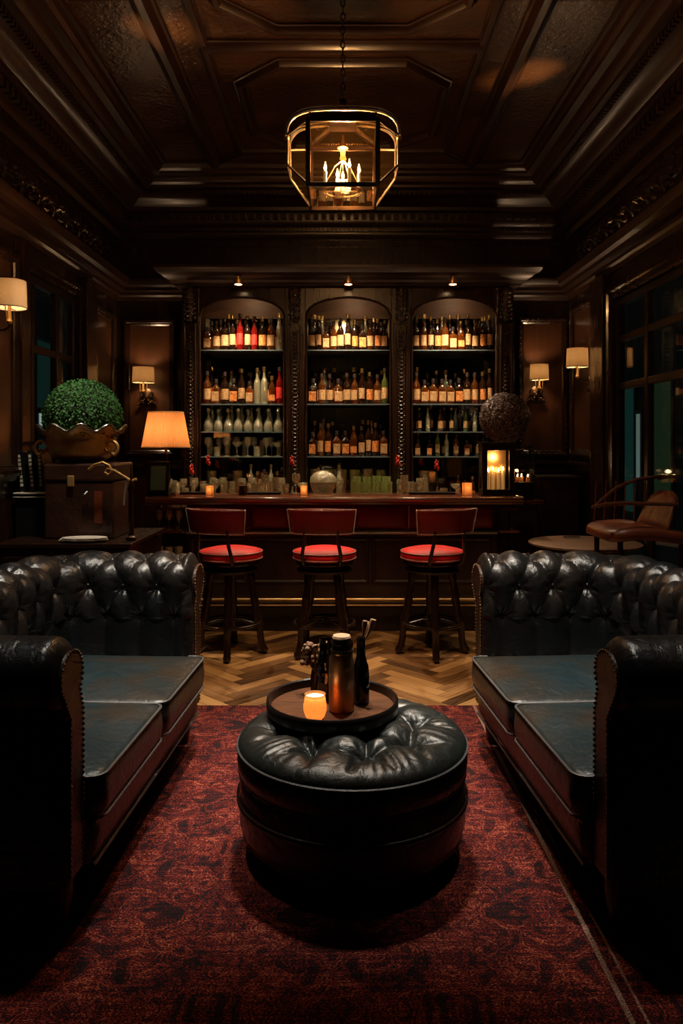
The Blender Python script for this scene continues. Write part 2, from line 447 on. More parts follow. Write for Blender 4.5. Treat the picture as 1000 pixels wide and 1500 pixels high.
# herringbone floor, one mesh: planks over a dark bed
def floor():
    m = MB(); tones = []; uvs = []
    w, l = .088, .44
    n = 5
    c, s_ = math.cos(R(45)), math.sin(R(45))
    def put(a, b, la, lb, hor):
        g = .0012
        q = [(a+g, b+g), (a+la-g, b+g), (a+la-g, b+lb-g), (a+g, b+lb-g)]
        cx, cy = a+la/2, b+lb/2
        X, Y = (cx*c-cy*s_), (cx*s_+cy*c)
        if not (XL-.1 < X < XR+.1 and 2.0 < Y < YB-.1): return
        vs = [((x*c-y*s_), (x*s_+y*c), 0.0) for x, y in q]
        m.add(vs, [(0, 1, 2, 3)])
        t = rnd.random(); o = rnd.random()*50
        tones.append(t)
        uvs.append([(o, o), (o+l, o), (o+l, o+w), (o, o+w)] if hor else [(o, o), (o, o+w), (o+l, o+w), (o+l, o)])
    K = 140
    for i in range(-K, K):
        for j in range(-22, 22):
            bx0 = i*w+j*l; by0 = i*w-j*l
            put(bx0, by0, l, w, True)
            put(bx0, by0+w, w, l, False)
    m2 = MB()
    me = m.mesh('floor_boards', M['parquet'], 0, fix=False)
    ca = me.color_attributes.new('tone', 'FLOAT_COLOR', 'CORNER'); ul = me.uv_layers.new(name='UVMap')
    for p in me.polygons:
        for k, li in enumerate(p.loop_indices):
            t = tones[p.index]
            ca.data[li].color = (t, t, t, 1); ul.data[li].uv = uvs[p.index][k]
    # bed appended through bmesh with its own material
    me.materials.append(M['grout'])
    bm = bmesh.new(); bm.from_mesh(me)
    def q(z, x0, x1, y0, y1):
        vs = [bm.verts.new(v) for v in ((x0, y0, z), (x1, y0, z), (x1, y1, z), (x0, y1, z))]
        f = bm.faces.new(vs); f.material_index = 1
    q(-.0015, XL-.2, XR+.2, YF-.2, YB+.2); q(-.1, XL-.2, XR+.2, YF-.2, YB+.2)
    bm.to_mesh(me); bm.free()
    o = bpy.data.objects.new('floor', me); COL.objects.link(o); tag(o, kind='structure')
floor()

# rug: lies on the floor
rug = MB()
rx0, rx1, ry0, ry1 = -1.16, .98, .6, 4.22
rug.box(rx0, rx1, ry0, ry1, .0005, .011)
ro = rug.build('rug', M['rug'], smooth=0, bevel=.003)
tag(ro, 'red and black patterned woven rug under the ottoman, pale stripe near its right edge', 'rug')

# crown cornice round the room
def room_loop(m, prof, x0=XL, x1=XR, y0=YF, y1=YB):
    rows = []
    for o, z in prof:
        rows.append([(x0+o, y0+o, z), (x1-o, y0+o, z), (x1-o, y1-o, z), (x0+o, y1-o, z)])
    m.grid(rows, True)
    return m
m = MB()
crown = [(0, 3.42), (.03, 3.42), (.05, 3.45), (.055, 3.475), (.085, 3.48), (.09, 3.51), (.085, 3.515), (.10, 3.53), (.12, 3.57), (.125, 3.635),
         (.20, 3.64), (.205, 3.67), (.23, 3.68), (.26, 3.71), (.32, 3.735), (.345, 3.74), (.35, 3.775), (.42, 3.78), (.425, 3.80), (.45, 3.81),
         (.47, 3.835), (.475, 3.86), (.53, 3.865), (.535, 3.885), (.56, 3.90), (.575, 3.93), (.60, 3.93), (.60, ZC+.002)]
room_loop(m, crown)
# dentils and bead rows cut in the same moulding
def row_boxes(m, o, z0, z1, step, wd, dep):
    y = YF+.3
    while y < YB-o-.03:
        m.box(XL+o-.01, XL+o+dep, y, y+wd, z0, z1); m.box(XR-o-dep, XR-o+.01, y, y+wd, z0, z1); y += step
    x = XL+o+.03
    while x < XR-o-.03:
        m.box(x, x+wd, YB-o-dep, YB-o+.01, z0, z1); x += step
row_boxes(m, .12, 3.575, 3.63, .075, .045, .045)
row_boxes(m, .345, 3.742, 3.772, .045, .028, .03)
row_boxes(m, .085, 3.483, 3.508, .04, .024, .015)
struct('trim_1', m, M['wood_trim'], smooth=30)
# lower wall cornice
m = MB()
low = [(0, 2.84), (.02, 2.84), (.03, 2.87), (.05, 2.885), (.055, 2.91), (.10, 2.92), (.105, 2.95), (.14, 2.965), (.16, 3.0), (.165, 3.02), (0, 3.03)]
room_loop(m, low)
struct('trim_2', m, M['wood_trim'], smooth=30)
# carved frieze: leaves and rosettes between the two cornices
m = MB()
def leaf(m, P, U, V, Nn, ln, wd, ang):
    c, s_ = math.cos(ang), math.sin(ang)
    A = U*c+V*s_; B = V*c-U*s_
    base = Vector(P)
    vs = [base, base+A*ln*.35+B*wd*.5+Nn*.012, base+A*ln*.5+Nn*.035, base+A*ln*.35-B*wd*.5+Nn*.012, base+A*ln+Nn*.018, base+A*ln*.75+B*wd*.35+Nn*.012, base+A*ln*.75-B*wd*.35+Nn*.012]
    m.add([tuple(v) for v in vs], [(0, 1, 2), (0, 2, 3), (1, 5, 2), (2, 5, 4), (2, 4, 6), (2, 6, 3)])
def frieze_run(m, O, U, V, Nn, length):
    t = .1
    k = 0
    while t < length:
        P = Vector(O)+U*t+V*(.0)
        m.ball(tuple(P+Nn*.012), .026, 8, 5)
        for a in range(6): leaf(m, P, U, V, Nn, .075, .035, a*PI/3+.3)
        for sg in (1, -1):
            for q in range(4):
                Q = P+U*(.10+q*.035)*1.0+V*sg*math.sin(q*1.1)*.05
                leaf(m, Q, U, V, Nn, .06, .032, sg*(.9-q*.55)+(rnd.random()-.5)*.5)
        t += .27; k += 1
ux, uy, uz = Vector((1, 0, 0)), Vector((0, 1, 0)), Vector((0, 0, 1))
frieze_run(m, (XL, 2.2, 3.22), uy, uz, ux, YB-2.5)
frieze_run(m, (XR, 2.2, 3.22), uy, uz, -ux, YB-2.5)
for z in (3.08, 3.36):
    m.box(XL, XL+.02, YF, YB, z-.01, z+.01); m.box(XR-.02, XR, YF, YB, z-.01, z+.01); m.box(XL, XR, YB-.02, YB, z-.01, z+.01)
struct('trim_3', m, M['wood'], smooth=40)

# ceiling mouldings
def rail(m, pts, closed=False, w=.05, h=.045):
    """stepped moulding swept along a polyline on the ceiling"""
    prof = [(-w, 0), (-w, -.012), (-w*.75, -.016), (-w*.6, -.034), (-w*.3, -h), (w*.3, -h), (w*.6, -.034), (w*.75, -.016), (w, -.012), (w, 0)]
    P = [Vector((p[0], p[1], 0)) for p in pts]; n = len(P)
    rows = []
    for i in range(n):
        a = P[i-1] if (i > 0 or closed) else None
        b = P[(i+1) % n] if (i < n-1 or closed) else None
        d1 = (P[i]-a).normalized() if a is not None else (b-P[i]).normalized()
        d2 = (b-P[i]).normalized() if b is not None else d1
        n1 = Vector((-d1.y, d1.x, 0)); n2 = Vector((-d2.y, d2.x, 0))
        mi = (n1+n2).normalized(); k = 1/max(.3, mi.dot(n1))
        rows.append([tuple(P[i]+mi*k*o+Vector((0, 0, ZC+.001+z))) for o, z in prof])
    if closed: rows.append(rows[0])
    m.grid(rows)
m = MB()
def octo(x, y0, y1, cx, cy):
    return [(-x, y0+cy), (-x+cx, y0), (x-cx, y0), (x, y0+cy), (x, y1-cy), (x-cx, y1), (-x+cx, y1), (-x, y1-cy)]
rail(m, octo(.70, 4.84, 6.2, .30, .28), True, .045, .05)
rail(m, octo(.70, 2.6, 4.45, .30, .28), True, .045, .05)
rail(m, [(-1.12, YF+.6), (-1.12, 6.62)], False, .07, .055)
rail(m, [(1.12, YF+.6), (1.12, 6.62)], False, .07, .055)
rail(m, [(-.80, 6.30), (-1.08, 6.56)], False, .02, .03); rail(m, [(.80, 6.30), (1.08, 6.56)], False, .02, .03)
rail(m, [(-.86, 4.64), (.86, 4.64)], False, .06, .05)
rail(m, [(-.86, YF+.6), (-.86, 6.30), (.86, 6.30), (.86, YF+.6)], False, .03, .035)
struct('trim_4', m, M['wood_trim'], smooth=30)

# wall panels: raised frames
fp = [(0, 0), (0, .012), (.012, .022), (.022, .022), (.03, .034), (.05, .036), (.06, .02), (.07, .016), (.075, 0)]
def panel(name, O, U, V, Nn, w, h, ornate=False):
    m = MB()
    O = Vector(O); U = Vector(U); V = Vector(V); Nn = Vector(Nn)
    m.frame(O, U, V, Nn, w, h, fp)
    if ornate:
        k = int(h/.05)
        for i in range(k):
            for q in (-.038, w+.038):
                P = O+V*(i+.5)*h/k+U*q+Nn*.036
                m.ball(tuple(P), .014, 6, 4)
        k = int(w/.05)
        for i in range(k):
            for q in (-.038, h+.038):
                m.ball(tuple(O+U*(i+.5)*w/k+V*q+Nn*.036), .014, 6, 4)
    o = struct(name, m, M['wood'], smooth=30)
    e = .002
    p = MB(); p.add([tuple(O+Nn*e), tuple(O+U*w+Nn*e), tuple(O+U*w+V*h+Nn*e), tuple(O+V*h+Nn*e)], [(0, 1, 2, 3)])
    p.build('panel_field', M['wood_panel'], o, smooth=0, fix=False)
panel('trim_5', (-2.02, YB, 1.42), ux, uz, -uy, .37, 1.18)
panel('trim_6', (1.72, YB, 1.42), ux, uz, -uy, .36, 1.20, True)
panel('trim_7', (XL, 6.47, 1.42), uy, uz, ux, .5, 1.2)
panel('trim_8', (XR, 6.47, 1.42), uy, uz, -ux, .5, 1.25)
panel('trim_9', (XL, 4.25, 1.35), uy, uz, ux, .62, 1.3)
panel('trim_10', (-2.02, YB, .28), ux, uz, -uy, .37, .9)
panel('trim_11', (1.72, YB, .28), ux, uz, -uy, .36, .9)
panel('trim_12', (XL, 3.2, 1.35), uy, uz, ux, .8, 1.3)
# wainscot rail, pilasters
m = MB(); room_loop(m, [(0, 1.24), (.03, 1.24), (.04, 1.27), (.055, 1.29), (.055, 1.31), (0, 1.32)], y1=YB)
# leave windows free: rail only on back wall and solid stretches
m = MB()
rp = [(0, 1.24), (.03, 1.24), (.04, 1.27), (.055, 1.29), (.055, 1.31), (0, 1.32)]
for (ya, yb) in ((YF, 5.0), (6.15, YB)):
    rows = [[(XL+o, ya, z), (XL+o, yb, z)] for o, z in rp]; m.grid(rows)
for (ya, yb) in ((YF, 3.95), (6.05, YB)):
    rows = [[(XR-o, ya, z), (XR-o, yb, z)] for o, z in rp]; m.grid(rows)
for (xa, xb) in ((XL, -1.5), (1.6, XR)):
    m.grid([[(xa, YB-o, z), (xb, YB-o, z)] for o, z in rp])
struct('trim_13', m, M['wood'], smooth=30)
def pilaster(name, x0, x1, y0, y1, z0=0, z1=2.84):
    m = bx(x0, x1, y0, y1, z0, z1)
    struct(name, m, M['wood'], smooth=0, bevel=.008)
pilaster('trim_14', XL, XL+.07, 6.12, 6.38); pilaster('trim_15', XR-.07, XR, 6.03, 6.33)
pilaster('trim_16', XL, XL+.05, 4.92, 5.06); 
for nm, x0, x1 in (('baseboard_left', XL, XL+.03), ('baseboard_right', XR-.03, XR)):
    m = MB(); 
    if nm == 'baseboard_left': m.box(x0, x1, YF, YB-.03, 0, .2)
    else: m.box(x0, x1, YF, 4.0, 0, .2); m.box(x0, x1, 6.0, YB-.03, 0, .2)
    struct(nm, m, M['wood'], smooth=0, bevel=.006)
struct('baseboard_back', bx(XL+.03, XR-.03, YB-.03, YB, 0, .2), M['wood'], smooth=0)

# windows
def window(name, xw, side, hole, mull, bars):
    y0, y1, z0, z1 = hole
    xa, xb = (xw-.06, xw-.01) if side < 0 else (xw+.01, xw+.06)
    m = MB(); t = .06
    m.box(xa, xb, y0, y0+t, z0, z1); m.box(xa, xb, y1-t, y1, z0, z1)
    m.box(xa, xb, y0+t, y1-t, z1-t, z1); m.box(xa, xb, y0+t, y1-t, z0, z0+t)
    for yy in mull: m.box(xa, xb, yy-.03, yy+.03, z0+t, z1-t)
    for zz in bars: m.box(xa+.005, xb-.005, y0+t, y1-t, zz-.028, zz+.028)
    w = struct(name, m, M['wood_black'], smooth=0, bevel=.006)
    # casing on the room side
    nx = 1 if side < 0 else -1
    c = MB(); c.frame((xw, y0, z0), uy, uz, (nx, 0, 0), y1-y0, z1-z0, [(0, 0), (0, .02), (.015, .03), (.05, .03), (.06, .045), (.085, .045), (.09, 0)])
    c.build('window_casing', M['wood'], w, smooth=30)
    ys = [y0+t]+list(mull)+[y1-t]; zs = [z0+t]+list(bars)+[z1-t]
    xm = (xa+xb)/2
    for i in range(len(ys)-1):
        for j in range(len(zs)-1):
            g = bx(xm-.003, xm+.003, ys[i], ys[i+1], zs[j], zs[j+1])
            g.build('pane', M['pane'], w, smooth=0)
    c = bx(min(xw, xw+nx*.10), max(xw, xw+nx*.10), y0-.08, y1+.08, z0-.04, z0)
    c.build('window_sill', M['wood'], w, smooth=0, bevel=.006)
window('window_1', XL, -1, LW, (5.24, 5.70), (2.15,))
window('window_2', XR, 1, RW, (4.72, 5.36), (1.93, 2.30))
# street fronts outside, dark at night
def street(name, x, label, lit):
    t = thing(name, label, 'building', (x, 6, 0))
    sx_ = 1 if x > 0 else -1
    m = bx(0, .4, -9, 12, -.2, 6.5) if x > 0 else bx(-.4, 0, -9, 12, -.2, 6.5)
    m.build('facade', mat(name+'_wall', (.05, .09, .08), .7, bump=.3, bscale=8), t, smooth=0)
    for (ya, yb, za, zb, c, s_) in lit:
        a = bx(-.03 if x > 0 else .0, .0 if x > 0 else .03, ya-.06, yb+.06, za-.06, zb+.06); a.build('window_surround', M['black'], t, smooth=0)
        a = bx(-.04 if x > 0 else .03, -.03 if x > 0 else .04, ya, yb, za, zb); a.build('lit_window', emit_mat(name+'_lit', c, s_), t, smooth=0)
street('street_building', -4.2, 'dark teal building with a small white lit sign, seen through the left window',
       [(10.32-6, 10.85-6, 1.66, 1.90, (.8, 1, .95), .5), (10.25-6, 10.9-6, 1.98, 2.9, (.05, .15, .12), .10), (10.3-6, 10.85-6, .9, 1.5, (.06, .14, .13), .12)])
street('street_building', 4.2, 'dark green building with tall lit panes, seen through the right window',
       [(9.55-6, 10.3-6, .5, 2.35, (.10, .17, .07), .09), (10.78-6, 11.5-6, .5, 2.3, (.04, .20, .17), .12), (10.55-6, 10.66-6, 1.0, 1.9, (.6, .8, .75), .22)])
# ------------------------------------------------------------------ chesterfield sofas
def smooth01(x): x = max(0, min(1, x)); return x*x*(3-2*x)
def rloop(x0, x1, y0, y1, r, n=5):
    pts = []
    for cx, cy, a0 in ((x1-r, y1-r, 0), (x0+r, y1-r, 90), (x0+r, y0+r, 180), (x1-r, y0+r, 270)):
        for k in range(n+1):
            a = R(a0+90*k/n); pts.append((cx+r*math.cos(a), cy+r*math.sin(a)))
    return pts
def densify(pts, step):
    out = []
    n = len(pts)
    for i in range(n):
        a, b = pts[i], pts[(i+1) % n]
        d = math.dist(a, b); k = max(1, int(d/step))
        for j in range(k): out.append((a[0]+(b[0]-a[0])*j/k, a[1]+(b[1]-a[1])*j/k))
    return out
def make_sofa(g, loc, rz, label):
    """g=+1 front faces +x. Local origin: front plane, near inner arm corner."""
    T = thing('chesterfield_sofa', label, 'sofa', loc, rz, 'leather chesterfield sofas')
    L_, D, rc = 1.32, .64, .17
    # path
    P = []
    def seg(a, b, n_):
        d = math.dist(a, b); k = max(1, int(d/.0075))
        for i in range(k): P.append(((a[0]+(b[0]-a[0])*i/k, a[1]+(b[1]-a[1])*i/k), n_))
    def arc(c, a0, a1):
        k = 40
        for i in range(k):
            a = R(a0+(a1-a0)*i/k); P.append(((c[0]+rc*math.cos(a), c[1]+rc*math.sin(a)), (math.cos(a), math.sin(a))))
    seg((0, L_), (-D+rc, L_), (0, 1)); arc((-D+rc, L_-rc), 90, 180)
    seg((-D, L_-rc), (-D, rc), (-1, 0)); arc((-D+rc, rc), 180, 270)
    seg((-D+rc, 0), (0, 0), (0, -1)); P.append(((0, 0), (0, -1)))
    S = [0]
    for i in range(1, len(P)): S.append(S[-1]+math.dist(P[i][0], P[i-1][0]))
    tot = S[-1]
    # profile: (outward o, z, normal)
    prof = []
    def pp(a, b, k):
        for i in range(k): prof.append((a[0]+(b[0]-a[0])*i/k, a[1]+(b[1]-a[1])*i/k))
    pp((0, .30), (.006, .50), 22); pp((.006, .50), (.016, .760), 40); NF = len(prof)
    cx, cz, rr = .116, .784, .104
    for i in range(61):
        a = R(194-284*i/60); prof.append((cx+rr*math.cos(a), cz+rr*math.sin(a)))
    pp((.128, .685), (.14, .17), 30); prof.append((.14, .17))
    np_ = len(prof); TT = [0]
    for i in range(1, np_): TT.append(TT[-1]+math.dist(prof[i], prof[i-1]))
    nor = []
    for i in range(np_):
        a = prof[max(0, i-1)]; b = prof[min(np_-1, i+1)]
        dx, dz = b[0]-a[0], b[1]-a[1]; l = math.hypot(dx, dz) or 1
        nor.append((-dz/l, dx/l))
    # t of first button row (z=.64)
    i64 = min(range(NF), key=lambda i: abs(prof[i][1]-.63)); t0 = TT[i64]
    a_, b_ = .168, .148
    itop = NF+31
    ttop = TT[itop]
    def tuft(s, t):
        dt = t-t0
        row = dt/b_
        p = (s-.095)/a_+row/2; q = (s-.095)/a_-row/2
        sp = abs(math.sin(PI*p)); sq = abs(math.sin(PI*q))
        if row < 0:  # below the lowest row: vertical pleats
            s2 = abs(math.sin(PI*(s-.095)/a_))
            fade = smooth01((t-.02)/max(.01, t0-.02))
            d = math.hypot(((s-.095)/a_-round((s-.095)/a_))*a_, dt)
            return .034*(.55*s2**.6*(.4+.6*fade)+.45*(1-math.exp(-(d/.034)**2)))-0.006*(1-fade)
        # nearest button
        ip, iq = round(p), round(q)
        best = 9
        for u in (ip-1, ip, ip+1):
            for v in (iq-1, iq, iq+1):
                ds = ((p-u)+(q-v))/2*a_; dd = ((p-u)-(q-v))*b_
                bd = math.hypot(ds, dd)
                if bd < best: best = bd; th = math.atan2(dd, ds)
        h = .046*(.50*(sp*sq)**.55+.50*(1-math.exp(-(best/.040)**2)))
        h += .0042*math.cos(7*th)*math.exp(-((best-.032)/.022)**2)+.0012*math.sin(s*210+t*40)*math.exp(-best/.06)
        return h
    rows = []
    Rr = .05
    for i, ((x, y), n_) in enumerate(P):
        s = S[i]; e = min(s, tot-s)
        inset = 0
        Rr = .05 if s < tot/2 else .055
        if e < Rr: inset = Rr-math.sqrt(max(0, Rr*Rr-(Rr-e)**2))
        endf = smooth01(e/.05)
        row = []
        for k in range(np_):
            o, z = prof[k]; no, nz = nor[k]
            h = 0
            if TT[k] < ttop+.12:
                h = tuft(s, TT[k])*(1-smooth01((TT[k]-ttop-.02)/.10))*(.25+.75*endf)
                near = smooth01((s-(tot-.50))/.10)*smooth01((z-.55)/.15)
                h = h*(1-near)+near*.012*(1-smooth01((TT[k]-ttop-.02)/.10))*endf
            else: h = 0
            ins = inset*(.35+.65*smooth01((z-.6)/.2))
            o2 = o+no*(h-ins); z2 = z+nz*(h-ins)
            row.append((g*(x+n_[0]*o2), y+n_[1]*o2, max(.165, z2)))
        rows.append(row)
    m = MB(); m.grid(rows)
    for ri in (0, len(rows)-1):
        base = len(m.v); m.v += rows[ri]; m.f.append(tuple(range(base, base+np_)))
    m.build('tufted_back_and_arms', M['leather'], T, smooth=70)
    # arm front panels: smooth worn leather facing with nailheads
    for yy, sg in ((0, -1), (L_, 1)):
        rp_ = .074 if sg < 0 else .082
        ccz = .784
        poly = [(.026, .185), (.026, .66)]
        for i in range(25):
            a = R(222-264*i/24); poly.append((.108+rp_*1.05*math.cos(a), ccz+rp_*math.sin(a)))
        poly += [(.118, .66), (.118, .185)]
        m = MB(); n = len(poly)
        vs = [(g*.004, yy+sg*o, z) for o, z in poly]+[(g*(-.01), yy+sg*o, z) for o, z in poly]
        fs = [tuple(range(n)), tuple(reversed(range(n, 2*n)))]+[(i, i+n, (i+1) % n+n, (i+1) % n) for i in range(n)]
        m.add(vs, fs)
        m.build('arm_front_panel', M['leather_worn'], T, smooth=0)
        nm = MB(); acc = 0
        for i in range(1, n):
            a, b = poly[i-1], poly[i]; d = math.dist(a, b); 
            k = 0
            acc += d
            while acc >= .0165:
                acc -= .0165
                f = 1-acc/d if d > 0 else 0
                o = a[0]+(b[0]-a[0])*f; z = a[1]+(b[1]-a[1])*f
                nm.ball((g*.006, yy+sg*o, z), .0052, 6, 4, (.6, 1, 1))
        # along the foot of the outside of the arm
        nm.build('nailhead_trim', M['nail'], T, smooth=80); nm = MB()
        x = -.02
        while x > -.78:
            nm.ball((g*x, yy+sg*.142, .195), .0052, 6, 4, (1, .6, 1)); x -= .0165
        nm.build('nailhead_trim', M['nail'], T, smooth=80)
    # base frame
    m = MB()
    rows = []
    bp_ = [(.0, .165), (.022, .17), (.03, .20), (.034, .25), (.026, .292), (.0, .30)]
    ys = [-.005, .0, .02]+[.06+i*(L_-.12)/10 for i in range(11)]+[L_-.02, L_, L_+.005]
    for y in ys:
        f = min(1, min(y+.005, L_+.005-y)/.02+.3)
        rows.append([(g*(o*f-.005), y, z) for o, z in bp_])
    m.grid(rows)
    m.box(*(sorted((g*-.70, g*-.004))), 0, L_, .165, .302)
    m.build('base', M['leather_worn'], T, smooth=50)
    m = MB(); m.tube([(g*.026, .0+i*L_/20, .168) for i in range(21)], .006, 6); m.tube([(g*.028, .0+i*L_/20, .297) for i in range(21)], .005, 6)
    m.build('base_piping', M['piping'], T)
    # seat cushions
    for ci, (ya, yb) in enumerate(((.002, L_/2-.003), (L_/2+.003, L_-.002))):
        x0, x1 = -.655, .052 if ci == 0 else .060
        m = MB()
        def lp(off, z):
            ps = densify(rloop(x0+.0+off, x1-off, ya+off, yb-off, max(.008, .045-off)), .02)
            return ps, z
        base_l = densify(rloop(x0, x1, ya, yb, .045), .022)
        cxm, cym = (x0+x1)/2, (ya+yb)/2
        layers = []
        for off, z in ((.03, .302), (.008, .306), (-.002, .33), (-.006, .37), (-.002, .41), (.002, .436)):
            fx = ((x1-x0)/2-off)/((x1-x0)/2); fy = ((yb-ya)/2-off)/((yb-ya)/2)
            layers.append([(g*(cxm+(x-cxm)*fx), cym+(y-cym)*fy, z) for x, y in base_l])
        for k in range(1, 15):
            f = 1-k/15
            u = 1-f
            z = .438+.036*(1-(1-u)**2.6)
            layers.append([(g*(cxm+(x-cxm)*f), cym+(y-cym)*f, z+.0035*math.sin(x*14+ya*9)*math.sin(y*17)*math.sin(PI*u)) for x, y in base_l])
        m.grid(layers, True)
        b0 = len(m.v); m.v.append((g*cxm, cym, .475)); last = b0-len(base_l)
        for i in range(len(base_l)): m.f.append((last+i, last+(i+1) % len(base_l), b0))
        c = m.build('seat_cushion', M['leather_seat'], T, smooth=80)
        m = MB()
        m.tube([(g*x, y, .438) for x, y in base_l], .0055, 6, True)
        m.tube([(g*x, y, .308) for x, y in base_l], .005, 6, True)
        m.build('cushion_piping', M['piping'], c)
    # buttons
    bm_ = MB().ball((0, 0, 0), .0115, 10, 6).mesh('button', M['leather'], 80)
    def surf(s, t):
        i = min(range(len(S)), key=lambda q: abs(S[q]-s)); k = min(range(np_), key=lambda q: abs(TT[q]-t))
        return rows_b[i][k]
    rows_b = []
    for i, ((x, y), n_) in enumerate(P):
        rows_b.append([(g*(x+n_[0]*o), y+n_[1]*o, z) for o, z in prof])
    for r_ in range(0, 3):
        t = t0+r_*b_
        k0 = 0
        s = .095+(a_/2 if r_ % 2 else 0)
        while s < tot-.05:
            if s < 1.5:
                o = bpy.data.objects.new('button', bm_); COL.objects.link(o); o.parent = T; o.location = surf(s, t)
            s += a_
    # feet
    for fx, fy in ((-.06, -.05), (-.06, L_+.05), (-.66, .0), (-.66, L_)):
        m = MB().lathe([(.012, 0), (.022, .004), (.028, .03), (.035, .07), (.04, .11), (.04, .172)], 14, (g*fx, fy, .0))
        f = m.build('foot', M['wood_black'], T)
    return T
SZ = .0115
make_sofa(1, (-.795, 2.32, SZ), -R(3.0), 'black leather chesterfield sofa on the left, its near arm worn brown')
make_sofa(-1, (.770, 2.32, SZ), R(4.0), 'black leather chesterfield sofa on the right, in front of the round table')

# ------------------------------------------------------------------ ottoman
OX, OY, OR = .034, 2.735, .412
T = thing('ottoman', 'round black leather ottoman with a button tufted top, standing on the rug', 'ottoman', (OX, OY, .0115))
btn = []
for k in range(8):
    a = R(-80+45*k); btn.append((.235*math.cos(a), .235*math.sin(a)))
for k in range(4):
    a = R(-57+90*k); btn.append((.095*math.cos(a), .095*math.sin(a)))
edges = []
for k in range(8): edges.append((btn[k], btn[(k+1) % 8]))
for k in range(8):
    nb = sorted(range(8, 12), key=lambda j: math.dist(btn[k], btn[j]))[:2]
    for j in nb:
        if math.dist(btn[k], btn[j]) < .21: edges.append((btn[k], btn[j]))
for k in range(4): edges.append((btn[8+k], btn[8+(k+1) % 4]))
for k in range(8):
    a = math.atan2(btn[k][1], btn[k][0])
    for da in (-.23, .20): edges.append((btn[k], (.375*math.cos(a+da), .375*math.sin(a+da))))
def dseg(p, a, b):
    vx, vy = b[0]-a[0], b[1]-a[1]; l2 = vx*vx+vy*vy
    t = max(0, min(1, ((p[0]-a[0])*vx+(p[1]-a[1])*vy)/l2))
    return math.hypot(p[0]-a[0]-t*vx, p[1]-a[1]-t*vy), t
def oz(x, y):
    r = math.hypot(x, y); u = r/OR
    z = .392+.076*(1-u**4)**.5
    d = min(math.dist((x, y), b) for b in btn)
    ds = 9; 
    pl = 0
    for i, (a, b) in enumerate(edges):
        q, t = dseg((x, y), a, b)
        rim = i >= len(edges)-16
        w_ = .017 if rim else .020; pl = max(pl, math.exp(-(q/w_)**1.0)*((1-t)**.6 if rim else 1))
    bb = min(btn, key=lambda b: math.dist((x, y), b)); th = math.atan2(y-bb[1], x-bb[0])
    z += .0034*math.cos(8*th)*math.exp(-((d-.042)/.024)**2)
    z -= (.050*math.exp(-(d/.048)**1.2)+.026*pl)*smooth01((1-u)/.12)
    an = math.atan2(y, x)
    z += .0016*math.sin(an*46+6*math.sin(an*5)+u*9)*smooth01((u-.45)/.3)*smooth01((1-u)/.15)
    return z
m = MB()
rows = []
NS = 380
rs = [OR*math.sin(PI/2*i/100) for i in range(1, 101)]
for r in rs:
    rows.append([(r*math.cos(2*PI*k/NS), r*math.sin(2*PI*k/NS), oz(r*math.cos(2*PI*k/NS), r*math.sin(2*PI*k/NS)) if r < OR-1e-6 else .392) for k in range(NS)])
m.grid(rows, True)
b0 = len(m.v); m.v.append((0, 0, oz(0, 0)))
for i in range(NS): m.f.append((i, (i+1) % NS, b0))
m.build('tufted_top', leather('ottoman_leather', (.010, .013, .012), (.020, .018, .014), .34, .4), T, smooth=80)
m = MB().lathe([(OR-.005, .392), (OR+.002, .37), (OR+.002, .34), (OR-.004, .305), (OR-.010, .298)], 96, caps=False)
m.build('side_band', M['leather'], T, smooth=60)
m = MB().lathe([(OR-.012, .298), (OR-.006, .27), (OR-.004, .2), (OR-.006, .13), (OR-.022, .085), (OR-.045, .062), (.02, .06)], 96)
m.build('drum', M['leather'], T, smooth=60)
for nm, rr, z, tr, mt in (('rim_piping', OR, .392, .006, 'piping'), ('lower_piping', OR-.006, .300, .005, 'leather'), ('welt', OR+.001, .222, .004, 'leather_worn'), ('welt', OR+.001, .208, .004, 'leather_worn')):
    m = MB().tube([(rr*math.cos(2*PI*k/96), rr*math.sin(2*PI*k/96), z) for k in range(96)], tr, 6, True)
    m.build(nm, M[mt], T)
m = MB()
for k in range(150):
    a = 2*PI*k/150; m.ball(((OR-.019)*math.cos(a), (OR-.019)*math.sin(a), .095), .005, 6, 4)
m.build('nailhead_trim', M['nail'], T)
bmh = MB().ball((0, 0, 0), .012, 10, 6).mesh('button', M['leather'], 80)
for b in btn:
    o = bpy.data.objects.new('button', bmh); COL.objects.link(o); o.parent = T; o.location = (b[0], b[1], oz(*b)+.004)
for k in range(4):
    a = PI/4+k*PI/2
    MB().lathe([(.016, 0), (.024, .01), (.03, .035), (.03, .066)], 12, (.3*math.cos(a), .3*math.sin(a), .0)).build('foot', M['wood_black'], T)

# tray and what stands on it
TX, TY, TZ = -.040, 2.85, .4745
T = thing('serving_tray', 'round wooden tray with a dark rim, resting on the ottoman', 'tray', (TX, TY, TZ))
TR = .247
MB().lathe([(.001, .0), (TR-.01, .0), (TR-.01, .012), (.001, .012)], 72).build('tray_base', mat('tray_wood', (.13, .042, .010), .5, c2=(.045, .015, .005), nscale=9, stretch=(1, 9, 1), bump=.05, spec=.3), T, smooth=30)
MB().lathe([(TR-.012, .0), (TR, .0), (TR+.003, .02), (TR+.002, .042), (TR-.003, .046), (TR-.009, .042), (TR-.012, .012), (TR-.012, .0)], 72, caps=False).build('tray_rim', M['wood_black'], T, smooth=50)
ZT = TZ+.0125
def put(px, py, Yd): return (PX(px, Yd), Yd)
